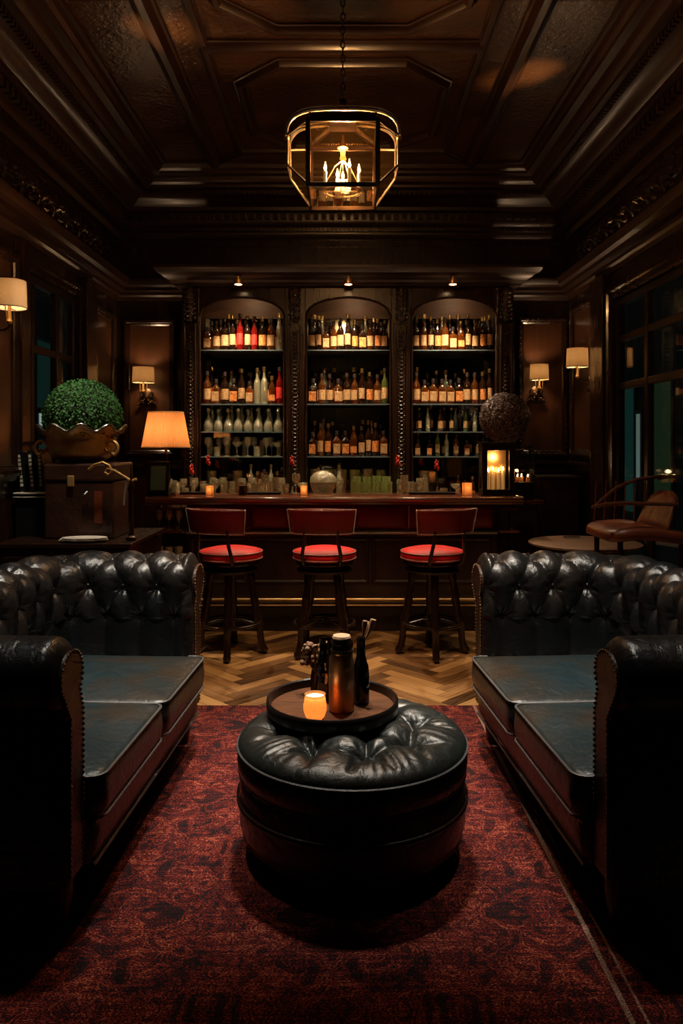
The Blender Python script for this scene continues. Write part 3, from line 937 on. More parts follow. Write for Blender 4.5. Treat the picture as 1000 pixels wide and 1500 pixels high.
# candle glass
T = thing('candle_holder', 'glowing amber glass candle holder at the front of the tray', 'candle', (-.1, 2.70, ZT))
prof = [(.012, 0), (.024, .002), (.034, .014), (.0415, .036), (.042, .052), (.038, .074), (.036, .088), (.038, .094), (.036, .094), (.034, .088), (.036, .072), (.0395, .052), (.039, .036), (.031, .016), (.001, .008)]
MB().lathe(prof, 40).build('glass_cup', M['votive'], T, smooth=60)
MB().lathe([(.001, .078), (.034, .080), (.034, .084), (.001, .084)], 32).build('lit_wax', M['wax_top'], T, smooth=60)
light('candle_light', 'POINT', (-.1, 2.70, ZT+.034), .12, (1, .58, .27), .01)
# copper flask
T = thing('copper_flask', 'tall copper coloured flask with a pale cork lid, on the tray beside the candle', 'flask', (PX(500, 2.80), 2.80, ZT))
MB().lathe([(.03, 0), (.046, .002), (.0475, .01), (.0475, .13), (.046, .18), (.042, .205), (.038, .212)], 48).build('flask_body', M['copper'], T, smooth=40)
MB().lathe([(.040, .212), (.042, .216), (.042, .226), (.036, .23), (.034, .246), (.037, .249), (.037, .262), (.03, .266)], 40).build('collar', M['bronze'], T, smooth=40)
MB().lathe([(.001, .264), (.032, .266), (.035, .272), (.032, .279), (.001, .283)], 32).build('cork_lid', mat('cork', (.75, .45, .25), .6, bump=.3, bscale=90), T, smooth=40)
m = MB()
def mark(m, pts, z, a0, r_=.0480, w=.0011):
    q = []
    for u, v in pts:
        a = a0+u/r_; q.append((r_*math.cos(a), r_*math.sin(a), z+v))
    m.tube(q, w, 4)
for k in range(3):       # the small pale emblem on the flask, two short rows of loops
    u = (k-1)*.0078
    for v in (0, .008):
        mark(m, [(u, v), (u+.005, v), (u+.005, v+.005), (u, v+.005), (u, v)], .155, R(-62), .0478, .0006)
m.build('emblem', M['cream'], T, smooth=0); m = MB()
mark(m, [(-.006, 0), (-.003, .004), (0, 0), (.003, .004), (.006, 0)], .19, R(-100), .0462, .0006)
m.build('emblem', M['cream'], T, smooth=0)
# black bottle vase with wooden stirrers
T = thing('black_bottle', 'slim matt black bottle holding wooden sticks, on the tray', 'bottle', (PX(528.5, 2.88), 2.88, ZT))
MB().lathe([(.02, 0), (.031, .003), (.032, .01), (.032, .11), (.029, .14), (.021, .165), (.0175, .18), (.0175, .238), (.019, .24), (.0185, .25), (.014, .25), (.013, .22)], 36).build('bottle_body', M['blackglass'], T, smooth=40)
for tx, ty, tz, w in ((.016, -.004, .315, .010), (.048, .004, .318, .012), (.030, .022, .30, .008)):
    t = thing('wooden_stirrer', {.016: 'left wooden stirrer standing in the black bottle', .048: 'right, most slanted wooden stirrer in the black bottle', .030: 'shorter wooden stirrer between the two others in the black bottle'}[tx], 'stirrer', (T.location.x, T.location.y, ZT), 0, 'wooden stirrers in the black bottle')
    MB().tube([(0, 0, .17), (tx*.35, ty*.3, .245), (tx*.7, ty*.6, .275), (tx*.9, ty, .30), (tx, ty, tz)], [.0025, .003, .006, w*1.1, w*.95], 6).build('stick', M['stick'], t, smooth=60)
# amber jar behind
T = thing('glass_jug', 'brown glass jug with a handle, standing behind the copper flask on the tray', 'jug', (PX(478, 2.93), 2.93, ZT))
MB().lathe([(.02, 0), (.036, .003), (.038, .02), (.038, .11), (.034, .16), (.027, .19), (.029, .232), (.026, .232), (.023, .19), (.03, .15), (.034, .1), (.034, .015)], 32).build('jug_body', M['bt_brown'], T, smooth=50)
MB().tube([(-.026+.04*math.sin(a)*-1, 0, .155+.05*math.cos(a)) for a in [R(10+i*20) for i in range(9)]], .005, 8).build('handle', M['bt_brown'], T)
MB().lathe([(.001, .02), (.033, .02), (.033, .10), (.001, .10)], 24).build('amber_liquid', M['bt_amber'], T, smooth=50)
T = thing('glass_tumbler', 'clear ribbed tumbler with amber drink, behind the black bottle on the tray', 'glass', (PX(515, 2.99), 2.99, ZT))
MB().lathe([(.02, 0), (.027, .002), (.031, .17), (.029, .17), (.025, .008), (.001, .008)], 24).build('glass_wall', M['glass'], T, smooth=50)
MB().lathe([(.001, .009), (.0245, .009), (.027, .08), (.001, .08)], 24).build('drink', M['bt_amber'], T, smooth=50)
T = thing('posy', 'small dried brown posy leaning out over the back left of the tray', 'flowers', (PX(462, 3.0), 3.0, ZT))
m = MB().lathe([(.014, 0), (.02, .003), (.022, .05), (.014, .10), (.016, .12)], 20); m.build('vase', M['bronze'], T, smooth=50)
m = MB()
for k in range(46):
    a = rnd.random()*2*PI; rr = rnd.random()**.5*.045; zz = .12+rnd.random()*.075
    m.ball((rr*math.cos(a)-.01, rr*math.sin(a)*.7, zz), .008+.005*rnd.random(), 6, 4)
for k in range(9):
    a = rnd.random()*2*PI; rr = rnd.random()*.035
    m.tube([(0, 0, .09), (rr*math.cos(a)*.5, rr*math.sin(a)*.5, .12), (rr*math.cos(a), rr*math.sin(a), .17)], .0018, 5)
m.build('dried_flowers', mat('dried_flower', (.34, .19, .10), .7, c2=(.14, .06, .03), nscale=60), T, smooth=60)
o = bx(-.022, .022, -.012, .012, 0, .002).build('matchbook', mat('card', (.5, .2, .08), .5), smooth=0, loc=(-.045, 2.655, ZT+.0003)); o.rotation_euler = (0, 0, R(-50))
tag(o, 'small copper coloured card lying on the tray in front of the flask', 'card')

# ------------------------------------------------------------------ bar
BX0, BX1, BY0 = -1.515, 1.385, 5.75
T = thing('bar_counter', 'long mahogany bar counter with a red leather padded front and brass foot rail', 'bar counter', (0, 0, 0))
m = MB()
pr = [(5.80, 1.005), (5.775, 1.012), (5.765, 1.028), (5.75, 1.034), (5.745, 1.05), (5.752, 1.066), (5.77, 1.072), (6.22, 1.072), (6.22, 1.005)]
rows = [[(x, y, z) for y, z in pr] for x in (BX0, BX1)]
n = len(pr); m.add(rows[0]+rows[1], [tuple(range(n)), tuple(reversed(range(n, 2*n)))]+[(i, (i+1) % n, (i+1) % n+n, i+n) for i in range(n)])
m.build('counter_top', M['wood_bar'], T, smooth=30, bevel=.003)
bx(-1.24, 1.22, 5.965, 6.18, .0, 1.004).build('bar_body', M['skirt'], T, smooth=0)
# red padded panels
xs = [-1.22, -.74, -.42, .08, .52, 1.0, 1.20]
for i in range(len(xs)-1):
    x0, x1 = xs[i]+.003, xs[i+1]-.003
    rows = []
    for j in range(13):
        u = j/12
        xx = x0+(x1-x0)*u; e = min(u, 1-u)*(x1-x0); f = math.sqrt(max(0, 1-(1-min(1, e/.03))**2))
        rows.append([(xx, 5.967-.055*f*math.sin(PI*k/10)**.45, .80+.20*k/10) for k in range(11)])
    m = MB(); m.grid(rows)
    m.build('padded_panel', M['red_dark'], T, smooth=60)
    if i in (1, 2, 4):
        sx0 = xs[i+1] if i != 4 else xs[i]
        s_ = MB()
        for k in range(20): s_.box(sx0-.003, sx0+.003, 5.903, 5.909, .815+k*.0088, .820+k*.0088)
        s_.build('stitching', M['stitch'], T, smooth=0)
MB().tube([(-1.24, 5.93, .775), (1.22, 5.93, .775)], .0095, 10).build('steel_rail', M['chrome'], T)
bx(-1.26, 1.24, 5.94, 5.965, .765, .798).build('ledge', M['wood_black'], T, smooth=0, bevel=.004)
# lower framed panels
m = MB()
for i in range(5):
    x0 = -1.19+i*.484; m.frame((x0, 5.965, .40), ux, uz, -uy, .40, .31, [(0, 0), (0, .01), (.012, .016), (.024, .012), (.03, 0)])
m.build('front_moulding', M['skirt'], T, smooth=30)
bx(-1.26, 1.24, 5.93, 5.965, .0, .20).build('plinth', M['wood_black'], T, smooth=0, bevel=.006)
MB().tube([(-1.25, 5.925, .205), (1.23, 5.925, .205)], .007, 8).build('plinth_rail', M['brass'], T)
fr = MB().tube([(-1.27, 5.84, .268), (1.25, 5.84, .268)], .013, 12).build('foot_rail', M['brass'], T)
for x in (-1.15, -.45, .25, .95):
    MB().tube([(x, 5.84, .268), (x, 5.90, .25), (x, 5.962, .25)], .008, 8).build('bracket', M['brass'], fr)
# end shelves under the overhang
for sx_, x0, x1 in ((-1, -1.50, -1.245), (1, 1.225, 1.375)):
    for z in (.98, .80, .58): bx(x0, x1, 5.86, 6.16, z-.016, z).build('end_shelf', M['wood_bar'], T, smooth=0)
    bx(x0 if sx_ < 0 else x1-.02, x0+.02 if sx_ < 0 else x1, 6.10, 6.16, 0, 1.0).build('shelf_post', M['skirt'], T, smooth=0)
for i, (x, y) in enumerate(((-1.45, 5.98), (-1.38, 5.98), (-1.31, 5.98))):
    pass

# ------------------------------------------------------------------ bar stools
def make_stool(x, y, rt, rl, label):
    T = thing('bar_stool', label, 'bar stool', (x, y, 0), 0, 'red leather bar stools')
    SR = .222
    Mt = Matrix.Rotation(rt, 4, 'Z')
    MB().lathe([(.001, .668), (SR-.02, .668), (SR-.004, .678), (SR, .70), (SR-.003, .722), (SR-.02, .735), (SR*.6, .75), (.001, .755)], 48).build('seat', M['red'], T, smooth=60)
    m = MB()
    for z in (.680, .724): m.tube([((SR-.001)*math.cos(2*PI*k/48), (SR-.001)*math.sin(2*PI*k/48), z) for k in range(48)], .0042, 6, True)
    m.build('seat_piping', mat('pink_piping', (.55, .25, .22), .4), T)
    MB().lathe([(.10, .60), (.17, .605), (.175, .62), (.16, .632), (.20, .64), (.205, .655), (.20, .668), (.05, .668)], 40).build('seat_ring', M['wood'], T, smooth=40)
    MB().lathe([(.05, .58), (.19, .585), (.195, .60), (.18, .606), (.05, .606)], 40).build('swivel_plate', M['wood_black'], T, smooth=40)
    # back: curved pad, behind = -y before rotation
    pts = []
    m = MB(); rows = []
    RB = .285; hw = R(46)
    zs = [(.862, 0), (.868, .016), (.90, .024), (.96, .026), (1.01, .024), (1.035, .016), (1.042, 0)]
    def P_(a, r, z): return Mt @ Vector((r*math.sin(a), -r*math.cos(a)+.03, z))
    cols = 22
    outer = []; inner = []
    for i in range(cols+1):
        a = -hw+2*hw*i/cols
        e = min(i, cols-i)/cols; f = min(1, e/.06) ** .5 if e < .06 else 1
        lean = lambda z: (z-.86)*.18
        ro = [P_(a, RB+lean(z)+t*f*.6, z+.006*math.cos(a*3)) for z, t in zs]
        ri = [P_(a, RB+lean(z)-t*f, z+.006*math.cos(a*3)) for z, t in reversed(zs)]
        rows.append([tuple(v) for v in ro+ri])
    m.grid(rows, False)
    # close the loop in the ring direction
    m = MB(); m.grid(rows); k = len(rows[0]); 
    m.f.append(tuple(range(k))); m.f.append(tuple(reversed(range(cols*k, cols*k+k))))
    m.build('backrest', M['red_dark'], T, smooth=60)
    s_ = MB()
    for sg in (-1, 1):
        for q in range(16):
            z = .872+q*.0105; s_.ball(tuple(P_(sg*(hw-.03), RB+(z-.86)*.18+.0205, z)), .0052, 6, 4)
    for q in range(40):
        a = -hw+.03+(2*hw-.06)*q/39
        s_.ball(tuple(P_(a, RB+.014, .870)), .0045, 6, 4); s_.ball(tuple(P_(a, RB+.182*.18+.014, 1.034)), .0045, 6, 4)
    s_.build('nailhead_trim', M['stitch'], T)
    # curved uprights from the seat ring to the backrest
    for sg in (-1, 1):
        a = sg*R(24)
        q = [P_(a*1.25, .20, .635), P_(a*1.22, .255, .66), P_(a*1.15, .285, .72), P_(a, .290, .80), P_(a*.92, .293, .90)]
        MB().tube([tuple(v) for v in q], [.014, .014, .013, .013, .012], 8).build('upright', M['wood_black'], T)
    # legs
    for k in range(4):
        a = rl+k*PI/2; c, s2 = math.cos(a), math.sin(a)
        pr_ = [(.13, .59, .020), (.145, .54, .024), (.150, .50, .017), (.158, .45, .021), (.165, .38, .024), (.178, .30, .019), (.19, .26, .024), (.20, .225, .026), (.205, .19, .019), (.208, .12, .019), (.218, .06, .020), (.238, .025, .022), (.252, .014, .015)]
        MB().tube([(r*c, r*s2, z) for r, z, w in pr_], [w*1.22 for r, z, w in pr_], 10).build('leg', M['wood'], T, smooth=60)
    m = MB().tube([(.212*math.cos(2*PI*k/48), .212*math.sin(2*PI*k/48), .222) for k in range(48)], .011, 8, True)
    m.build('foot_ring', M['wood'], T)
    m = MB()
    for k in range(2):
        a = rl+k*PI/2; m.tube([(-.2*math.cos(a), -.2*math.sin(a), .20), (-.07*math.cos(a), -.07*math.sin(a), .235), (.07*math.cos(a), .07*math.sin(a), .235), (.2*math.cos(a), .2*math.sin(a), .20)], .010, 8)
    m.build('cross_stretcher', M['wood'], T)
make_stool(-.79, 5.30, -R(22), R(-88), 'red leather bar stool nearest the pleated table lamp, its back turned to the left')
make_stool(-.13, 5.30, -R(4), R(-50), 'middle red leather bar stool, facing straight to the bar')
make_stool(.63, 5.30, R(22), R(-90), 'red leather bar stool nearest the picture frame lantern, its back turned to the right')

# ------------------------------------------------------------------ back bar cabinet
CXs = [-.908, .049, 1.000]; HW = .385; CY = 6.76
T = thing('back_bar_cabinet', 'tall carved mahogany back bar cabinet with three arched mirrored bays', 'cabinet', (0, 0, 0))
cab = T
pil = [(-1.45, -1.295), (-.522, -.337), (.435, .614), (1.386, 1.54)]
pil_o = []
for i, (x0, x1) in enumerate(pil):
    m = bx(x0, x1, CY, 7.14, .98, 2.92)
    cx = (x0+x1)/2
    m.box(x0+.02, x1-.02, CY-.022, CY, 1.06, 2.56)
    p = m.build('pilaster', M['wood'], T, smooth=0, bevel=.006)
    c = MB()
    z = 1.10
    while z < 2.5:
        c.ball((cx, CY-.024, z), .018, 8, 5, (1.2, .7, .75))
        c.ball((cx-.022, CY-.024, z+.016), .008, 6, 4); c.ball((cx+.022, CY-.024, z+.016), .008, 6, 4); z += .036
    for sg in (-1, 1): c.tube([(cx+sg*.045, CY-.022, 1.08), (cx+sg*.045, CY-.022, 2.54)], .006, 6)
    # corbel with acanthus at the top
    for q in range(7):
        c.ball((cx, CY-.03-.008*q, 2.60+q*.04), .030+.003*q, 10, 6, (1.1, .9, .9))
        for sg in (-1, 1): c.ball((cx+sg*.04, CY-.028-.006*q, 2.61+q*.04), .016, 8, 5)
    c.build('carving', M['wood'], p, smooth=60)
for cx in CXs:
    # arched header
    x0, x1 = cx-HW, cx+HW
    zs0, zt = 2.63, 2.80
    top = 2.92
    poly_l = []
    n = 24
    arcp = [(x0+(x1-x0)*i/n, zs0+(zt-zs0)*math.sqrt(max(0, 1-((i/n-.5)*2)**2))) for i in range(n+1)]
    m = MB()
    for i in range(n):
        a, b = arcp[i], arcp[i+1]
        for yy in (CY, CY+.03):
            m.add([(a[0], yy, a[1]), (b[0], yy, b[1]), (b[0], yy, top), (a[0], yy, top)], [(0, 1, 2, 3)])
        m.add([(a[0], CY, a[1]), (b[0], CY, b[1]), (b[0], CY+.03, b[1]), (a[0], CY+.03, a[1])], [(0, 1, 2, 3)])
    h = m.build('arch_header', M['wood'], T, smooth=40)
    MB().tube([(x, CY-.004, z-.004) for x, z in arcp], .011, 8).build('arch_bead', M['wood'], h)
    # inner stiles
    for sg in (-1, 1):
        xx = cx+sg*(HW-.006); MB().tube([(xx, CY, 1.03), (xx, CY, zs0)], .010, 8).build('bead', M['wood'], T)
    bx(x0-.01, x1+.01, 7.10, 7.12, 1.0, 2.66).build('mirror_back', M['mirror'], T, smooth=0)
    bx(x0-.01, x1+.01, 7.09, 7.12, 2.66, 2.88).build('arch_back_panel', mat('arch_back_wood', (.07, .028, .011), .6, c2=(.035, .014, .006), stretch=(1, 1, 4)), T, smooth=0)
    bx(x0-.01, x1+.01, CY+.03, 7.10, 2.86, 2.88).build('bay_ceiling', M['wood_panel'], T, smooth=0)
    light('bay_light', 'POINT', (cx+.06, 6.825, 2.83), 3, (1, .66, .36), .02)
# cornice
m = MB()
cp = [(CY, 2.88), (6.70, 2.89), (6.695, 2.905), (6.66, 2.91), (6.64, 2.93), (6.58, 2.945), (6.55, 2.96), (6.50, 2.965), (6.48, 2.98), (6.46, 3.0), (6.455, 3.02), (7.14, 3.02), (7.14, 2.88)]
n = len(cp)
vs = []
for sgx, xe in ((-1, -1.47), (1, 1.56)):
    vs += [(xe+sgx*max(0, (CY-y))*.55, y, z) for y, z in cp]
m.add(vs, [tuple(range(n)), tuple(reversed(range(n, 2*n)))]+[(i, (i+1) % n, (i+1) % n+n, i+n) for i in range(n)])
m.build('cornice', M['wood_trim'], T, smooth=25)
bx(-1.62, 1.70, 6.36, 7.14, .965, 1.0).build('counter', M['wood_bar'], T, smooth=0, bevel=.005)
m = bx(-1.58, 1.66, 6.42, 7.12, 0, .965)
m.build('lower_cabinet', M['skirt'], T, smooth=0)
for i in range(6):
    x = -1.55+i*.535
    d = MB(); d.box(x, x+.50, 6.402, 6.419, .08, .93)
    dd = d.build('cabinet_door', M['wood'], T, smooth=0, bevel=.005)
    MB().ball((x+.45, 6.392, .55), .012, 8, 6).build('knob', M['brass'], dd)
# shelves
SH = {0: [2.33, 1.84, 1.59, 1.365], 1: [2.33, 1.84, 1.365], 2: [2.33, 1.84, 1.59, 1.365]}
for b, zs in SH.items():
    for z in zs:
        x0, x1 = CXs[b]-HW+.002, CXs[b]+HW-.002
        if b == 2 and z == 1.59: pass
        bx(x0, x1, 6.785, 7.098, z-.009, z).build('glass_shelf', M['shelf_glass'], T, smooth=0)
# little spotlights under the cornice
for k, px in enumerate((349, 510, 663)):
    x = PX(px, 6.56)
    t = thing('spotlight', ['small spotlight under the cabinet cornice above the left bay', 'small spotlight under the cabinet cornice above the middle bay', 'small spotlight under the cabinet cornice above the right bay'][k], 'spotlight', (x, 6.56, 2.944), 0, 'spotlights under the cornice')
    MB().lathe([(.012, 0), (.012, -.02), (.036, -.024), (.040, -.05), (.037, -.074), (.033, -.074), (.033, -.06), (.001, -.058)], 20).build('housing', M['brass'], t, smooth=40)
    MB().lathe([(.001, -.0625), (.031, -.0625), (.031, -.067), (.001, -.072)], 20).build('lamp_face', M['bulb'], t, smooth=40)
    light('cornice_spot', 'SPOT', (x, 6.54, 2.865), 110, (1, .72, .45), .03, to=(x*.9, 5.2, .4), spot=62, blend=.8)
    light('cornice_wash', 'SPOT', (x, 6.50, 2.865), 150, (1, .74, .46), .03, to=(x, 6.95, 1.3), spot=72, blend=.9)

# ------------------------------------------------------------------ bottles
def bprof(kind):
    if kind == 'round': return [(.020, 0), (.034, .003), (.036, .012), (.036, .165), (.033, .185), (.018, .21), (.0135, .225), (.0135, .275), (.015, .277), (.015, .285)]
    if kind == 'tall': return [(.018, 0), (.029, .003), (.031, .012), (.031, .18), (.026, .21), (.014, .24), (.012, .26), (.012, .315), (.014, .317), (.014, .325)]
    if kind == 'squat': return [(.02, 0), (.040, .003), (.043, .012), (.043, .125), (.038, .145), (.016, .165), (.014, .175), (.014, .21), (.016, .212), (.016, .218)]
    if kind == 'flask': return [(.02, 0), (.038, .003), (.040, .012), (.036, .10), (.038, .14), (.030, .175), (.016, .20), (.0135, .22), (.0135, .255), (.0155, .257), (.0155, .264)]
    if kind == 'decanter': return [(.02, 0), (.040, .003), (.046, .02), (.044, .06), (.030, .10), (.014, .125), (.011, .15), (.012, .165), (.018, .172)]
meshes = {}
def bottle_src(shape, body, lab, cap):
    key = (shape, body, lab, cap)
    if key in meshes: return meshes[key]
    pr = bprof(shape); seg = 16
    sq = shape in ('squat', 'flask')
    def fn(p, a, r, z):
        if not sq or r < .02: return p
        k = 1/max(abs(math.cos(a)), abs(math.sin(a)))
        k = 1+(min(k, 1.28)-1)*.75
        return (p[0]*k*.92, p[1]*k*.92, p[2])
    bm_ = MB().lathe(pr, seg, fn=fn).mesh('bottle_body', M[body], 50)
    parts = [('bottle_body', bm_)]
    R0 = max(r for r, z in pr); zt = pr[-1][1]
    if lab:
        hz = {'round': (.04, .135), 'tall': (.05, .15), 'squat': (.025, .11), 'flask': (.03, .09), 'decanter': (.02, .05)}[shape]
        l = MB(); rr = R0+.0012
        if sq:
            e = R0*.92+.0065*0
            l.box(-e*.80, e*.80, -e*1.0-.0022-(.0), -e*1.0+.002, hz[0], hz[1])
        else:
            rows = [[(rr*math.sin(a), -rr*math.cos(a), z) for a in [R(-62+124*i/8) for i in range(9)]] for z in hz]
            rows2 = [[(p[0]*.97, p[1]*.97, p[2]) for p in r_] for r_ in reversed(rows)]
            l.grid(rows+rows2+[rows[0]])
        parts.append(('paper_label', l.mesh('paper_label', M[lab], 60)))
    if shape == 'decanter':
        c = MB().ball((0, 0, .195), .022, 10, 6); c.lathe([(.006, .165), (.008, .178)], 8)
        parts.append(('stopper', c.mesh('stopper', M[body], 60)))
    else:
        c = MB().lathe([(.0165, zt-.032), (.0168, zt+.004), (.012, zt+.006), (.001, zt+.006)], 10)
        parts.append(('cap', c.mesh('cap', M[cap], 50)))
    meshes[key] = parts
    return parts
KINDS = {
 'A': ('round', 'bt_amber', 'lb_cream', 'dark_cap', 'amber cream-labelled bottle'),
 'B': ('round', 'bt_brown', 'lb_cream', 'dark_cap', 'brown cream-labelled bottle'),
 'T': ('tall', 'bt_brown', 'lb_cream', 'gold_cap', 'tall gold-capped dark bottle'),
 'O': ('round', 'bt_brown', 'lb_orange', 'gold_cap', 'dark orange-labelled bottle'),
 'R': ('tall', 'bt_red', 'lb_red', 'dark_cap', 'red bottle'),
 'Q': ('squat', 'bt_amber', 'lb_cream', 'dark_cap', 'squat amber bottle'),
 'S': ('squat', 'bt_brown', 'lb_orange', 'dark_cap', 'squat dark bottle'),
 'F': ('flask', 'bt_amber', 'lb_orange', 'gold_cap', 'waisted amber bottle'),
 'C': ('tall', 'bt_clear', None, 'gold_cap', 'tall clear bottle'),
 'D': ('decanter', 'bt_clear', None, 'dark_cap', 'crystal decanter'),
 'G': ('tall', 'bt_green', 'lb_cream', 'dark_cap', 'green bottle'),
}
ORD = ['first', 'second', 'third', 'fourth', 'fifth', 'sixth', 'seventh', 'eighth', 'ninth', 'tenth', 'eleventh', 'twelfth', 'thirteenth', 'fourteenth']
def place_row(letters, xa, xb, y, z, where, group, jit=.006, smin=.93, smax=1.05):
    n = len(letters); cnt = {}
    tot_ = {k: letters.count(k) for k in set(letters)}
    fs = [rnd.uniform(smin, smax) for k in letters]
    WD = {'round': .073, 'tall': .063, 'squat': .082, 'flask': .076, 'decanter': .093}
    ws = [WD[KINDS[k][0]]*f+.002 for k, f in zip(letters, fs)]
    kx = min(1, (xb-xa)/sum(ws)); gap = ((xb-xa)-sum(ws)*kx)/n; cur = xa
    for i, k in enumerate(letters):
        x = cur+gap/2+ws[i]*kx/2+rnd.uniform(-.3, .3)*gap; cur += ws[i]*kx+gap
        s_ = KINDS[k]; cnt[k] = cnt.get(k, 0)+1
        lab = (s_[4]+', '+where) if tot_[k] == 1 else f'{ORD[cnt[k]-1]} {s_[4]} from the left, {where}'
        t = thing('bottle', lab, 'bottle', (x, y+rnd.uniform(-jit, jit), z+.0005), R(rnd.uniform(-5, 5) if s_[0] in ('squat', 'flask') else rnd.uniform(-25, 25)), group)
        f = fs[i]; t.scale = (f*kx, f*kx, f)
        for nm, me in bottle_src(*s_[:4]):
            o = bpy.data.objects.new(nm, me); COL.objects.link(o); o.parent = t
bay = ['left bay', 'middle bay', 'right bay']
rowsd = {
 (0, 2.33): ('QABTRTROAC', 'BATOBTAOB'), (0, 1.84): ('AQBSTQCCFR', 'TBCTACBT'), (0, 1.59): ('DDDDDDDD', 'CCCCCCCC'),
 (1, 2.33): ('BTQABTOSAOB', 'TCBATBCTB'), (1, 1.84): ('SABQBATOAG', 'BCTBTCAT'), (1, 1.365): ('SAOQSFBTOQ', 'TCTBATCB'),
 (2, 2.33): ('BATOAQFTBOT', 'RTBCTTBAT'), (2, 1.84): ('AQQQQSBAOT', 'TBTCBTBT'), (2, 1.59): ('TCATGCB', 'BTTCBT'), (2, 1.365): ('QSGCAQBO', 'CTBCTC'),
}
for (b, z), (fr_, re_) in rowsd.items():
    nm = {2.33: 'top shelf', 1.84: 'second shelf down', 1.59: 'third shelf down', 1.365: 'bottom shelf'}[z]
    short = .70 if z == 1.59 or (z == 1.365 and b != 1) else 1
    place_row(fr_, CXs[b]-HW+.02, CXs[b]+HW-.02, 6.845, z, f'front row, {nm}, {bay[b]}', f'bottles in the front row of the {nm}, {bay[b]}', smin=.93*short if b or z != 1.59 else .95, smax=1.05*short if b or z != 1.59 else 1.0)
    place_row(re_, CXs[b]-HW+.03, CXs[b]+HW-.03, 7.0, z, f'rear row, {nm}, {bay[b]}', f'bottles in the rear row of the {nm}, {bay[b]}', smin=.95*short, smax=1.08*short)

# ------------------------------------------------------------------ glasses
def gmesh(kind):
    if kind == 'tumbler': return [(.02, 0), (.030, .002), (.035, .09), (.033, .09), (.028, .012), (.001, .012)]
    if kind == 'highball': return [(.02, 0), (.028, .002), (.031, .15), (.029, .15), (.026, .012), (.001, .012)]
    if kind == 'wine': return [(.032, 0), (.032, .003), (.005, .008), (.004, .075), (.012, .085), (.032, .11), (.036, .14), (.030, .175), (.028, .175), (.033, .14), (.029, .112), (.001, .09)]
    if kind == 'coupe': return [(.03, 0), (.03, .003), (.005, .008), (.004, .08), (.02, .09), (.044, .11), (.048, .13), (.046, .13), (.04, .112), (.001, .095)]
GM = {}
M['gl'] = thin_glass('bar_glass', (.88, .9, .84), .42, .12, .20, (.9, .8, .5), 80)
M['gl_green'] = thin_glass('green_bar_glass', (.75, .88, .6), .34, .12, .26, (.62, .75, .28), 80)
for k in ('tumbler', 'highball', 'wine', 'coupe'):
    GM[k] = MB().lathe(gmesh(k), 14).mesh(k+'_glass', M['gl'], 50)
GM['green_highball'] = MB().lathe(gmesh('highball'), 14).mesh('highball_glass', M['gl_green'], 50)
GN = {'tumbler': 'short clear tumbler', 'highball': 'tall clear highball glass', 'wine': 'clear stemmed wine glass', 'coupe': 'clear stemmed coupe glass', 'green_highball': 'tall pale green highball glass'}
def ordinal(i):
    ones = ORD
    if i < len(ORD): return ORD[i]
    L2 = ['fifteenth', 'sixteenth', 'seventeenth', 'eighteenth', 'nineteenth', 'twentieth', 'twenty-first', 'twenty-second', 'twenty-third', 'twenty-fourth', 'twenty-fifth', 'twenty-sixth', 'twenty-seventh', 'twenty-eighth']
    return L2[min(i-14, len(L2)-1)]
def glass_row(kinds, xa, xb, y, z, where, group, sc0=1.0):
    WD = {'tumbler': .071, 'highball': .063, 'wine': .073, 'coupe': .097, 'green_highball': .063}
    while sum(WD[k]*sc0*1.04+.002 for k in kinds) > xb-xa: kinds = kinds[:-1]
    ws = [WD[k]*sc0*1.04+.002 for k in kinds]
    n = len(kinds); cnt = {}; gap = ((xb-xa)-sum(ws))/n; cur = xa
    for i, k in enumerate(kinds):
        x = cur+gap/2+ws[i]/2; cur += ws[i]+gap
        cnt[k] = cnt.get(k, 0)+1
        lab = f'{ordinal(cnt[k]-1)} {GN[k]} from the left, {where}' if kinds.count(k) > 1 else f'{GN[k]}, {where}'
        o = bpy.data.objects.new('drinking_glass', GM[k]); COL.objects.link(o)
        o.location = (x, y+rnd.uniform(-.004, .004), z+.0005); f = sc0*rnd.uniform(.96, 1.04); o.scale = (f, f, f)
        tag(o, lab, 'glass', group)
def seq(pat, n): return [pat[i % len(pat)] for i in range(n)]
glass_row(seq(['wine', 'tumbler', 'wine', 'coupe'], 9), CXs[0]-HW+.02, CXs[0]+HW-.02, 6.845, 1.365, 'bottom shelf front, left bay', 'glasses on the bottom shelf of the left bay')
glass_row(seq(['highball', 'wine'], 9), CXs[0]-HW+.02, CXs[0]+HW-.02, 6.98, 1.365, 'bottom shelf rear, left bay', 'glasses on the bottom shelf of the left bay')
zc = 1.0
glass_row(seq(['wine', 'highball', 'tumbler', 'wine', 'coupe'], 13), -1.56, -.52, 6.56, zc, 'front row below the left bay', 'glasses on the back counter')
glass_row(seq(['highball', 'wine', 'wine'], 12), -1.54, -.50, 6.67, zc, 'second row below the left bay', 'glasses on the back counter')
glass_row(seq(['highball', 'tumbler'], 10), CXs[0]-HW+.02, CXs[0]+HW-.02, 6.95, zc, 'counter level inside the left bay', 'glasses on the back counter', 1.5)
glass_row(seq(['coupe', 'wine'], 5), -.42, .02, 6.64, zc, 'front row below the middle bay', 'glasses on the back counter')
glass_row(['green_highball']*6, .06, .44, 6.56, zc, 'front row below the middle bay', 'green glasses on the back counter')
glass_row(['green_highball']*6, .08, .43, 6.66, zc, 'second row below the middle bay', 'green glasses on the back counter', 1.25)
glass_row(seq(['highball', 'green_highball'], 10), CXs[1]-HW+.02, CXs[1]+HW-.02, 6.93, zc, 'counter level inside the middle bay', 'glasses on the back counter', 1.6)
glass_row(seq(['wine', 'highball'], 4), .46, .72, 6.58, zc, 'back counter left of right bay', 'glasses on the back counter')
glass_row(seq(['highball', 'wine'], 3), .64, .84, 6.86, zc, 'counter level inside the right bay', 'glasses on the back counter', 1.6)
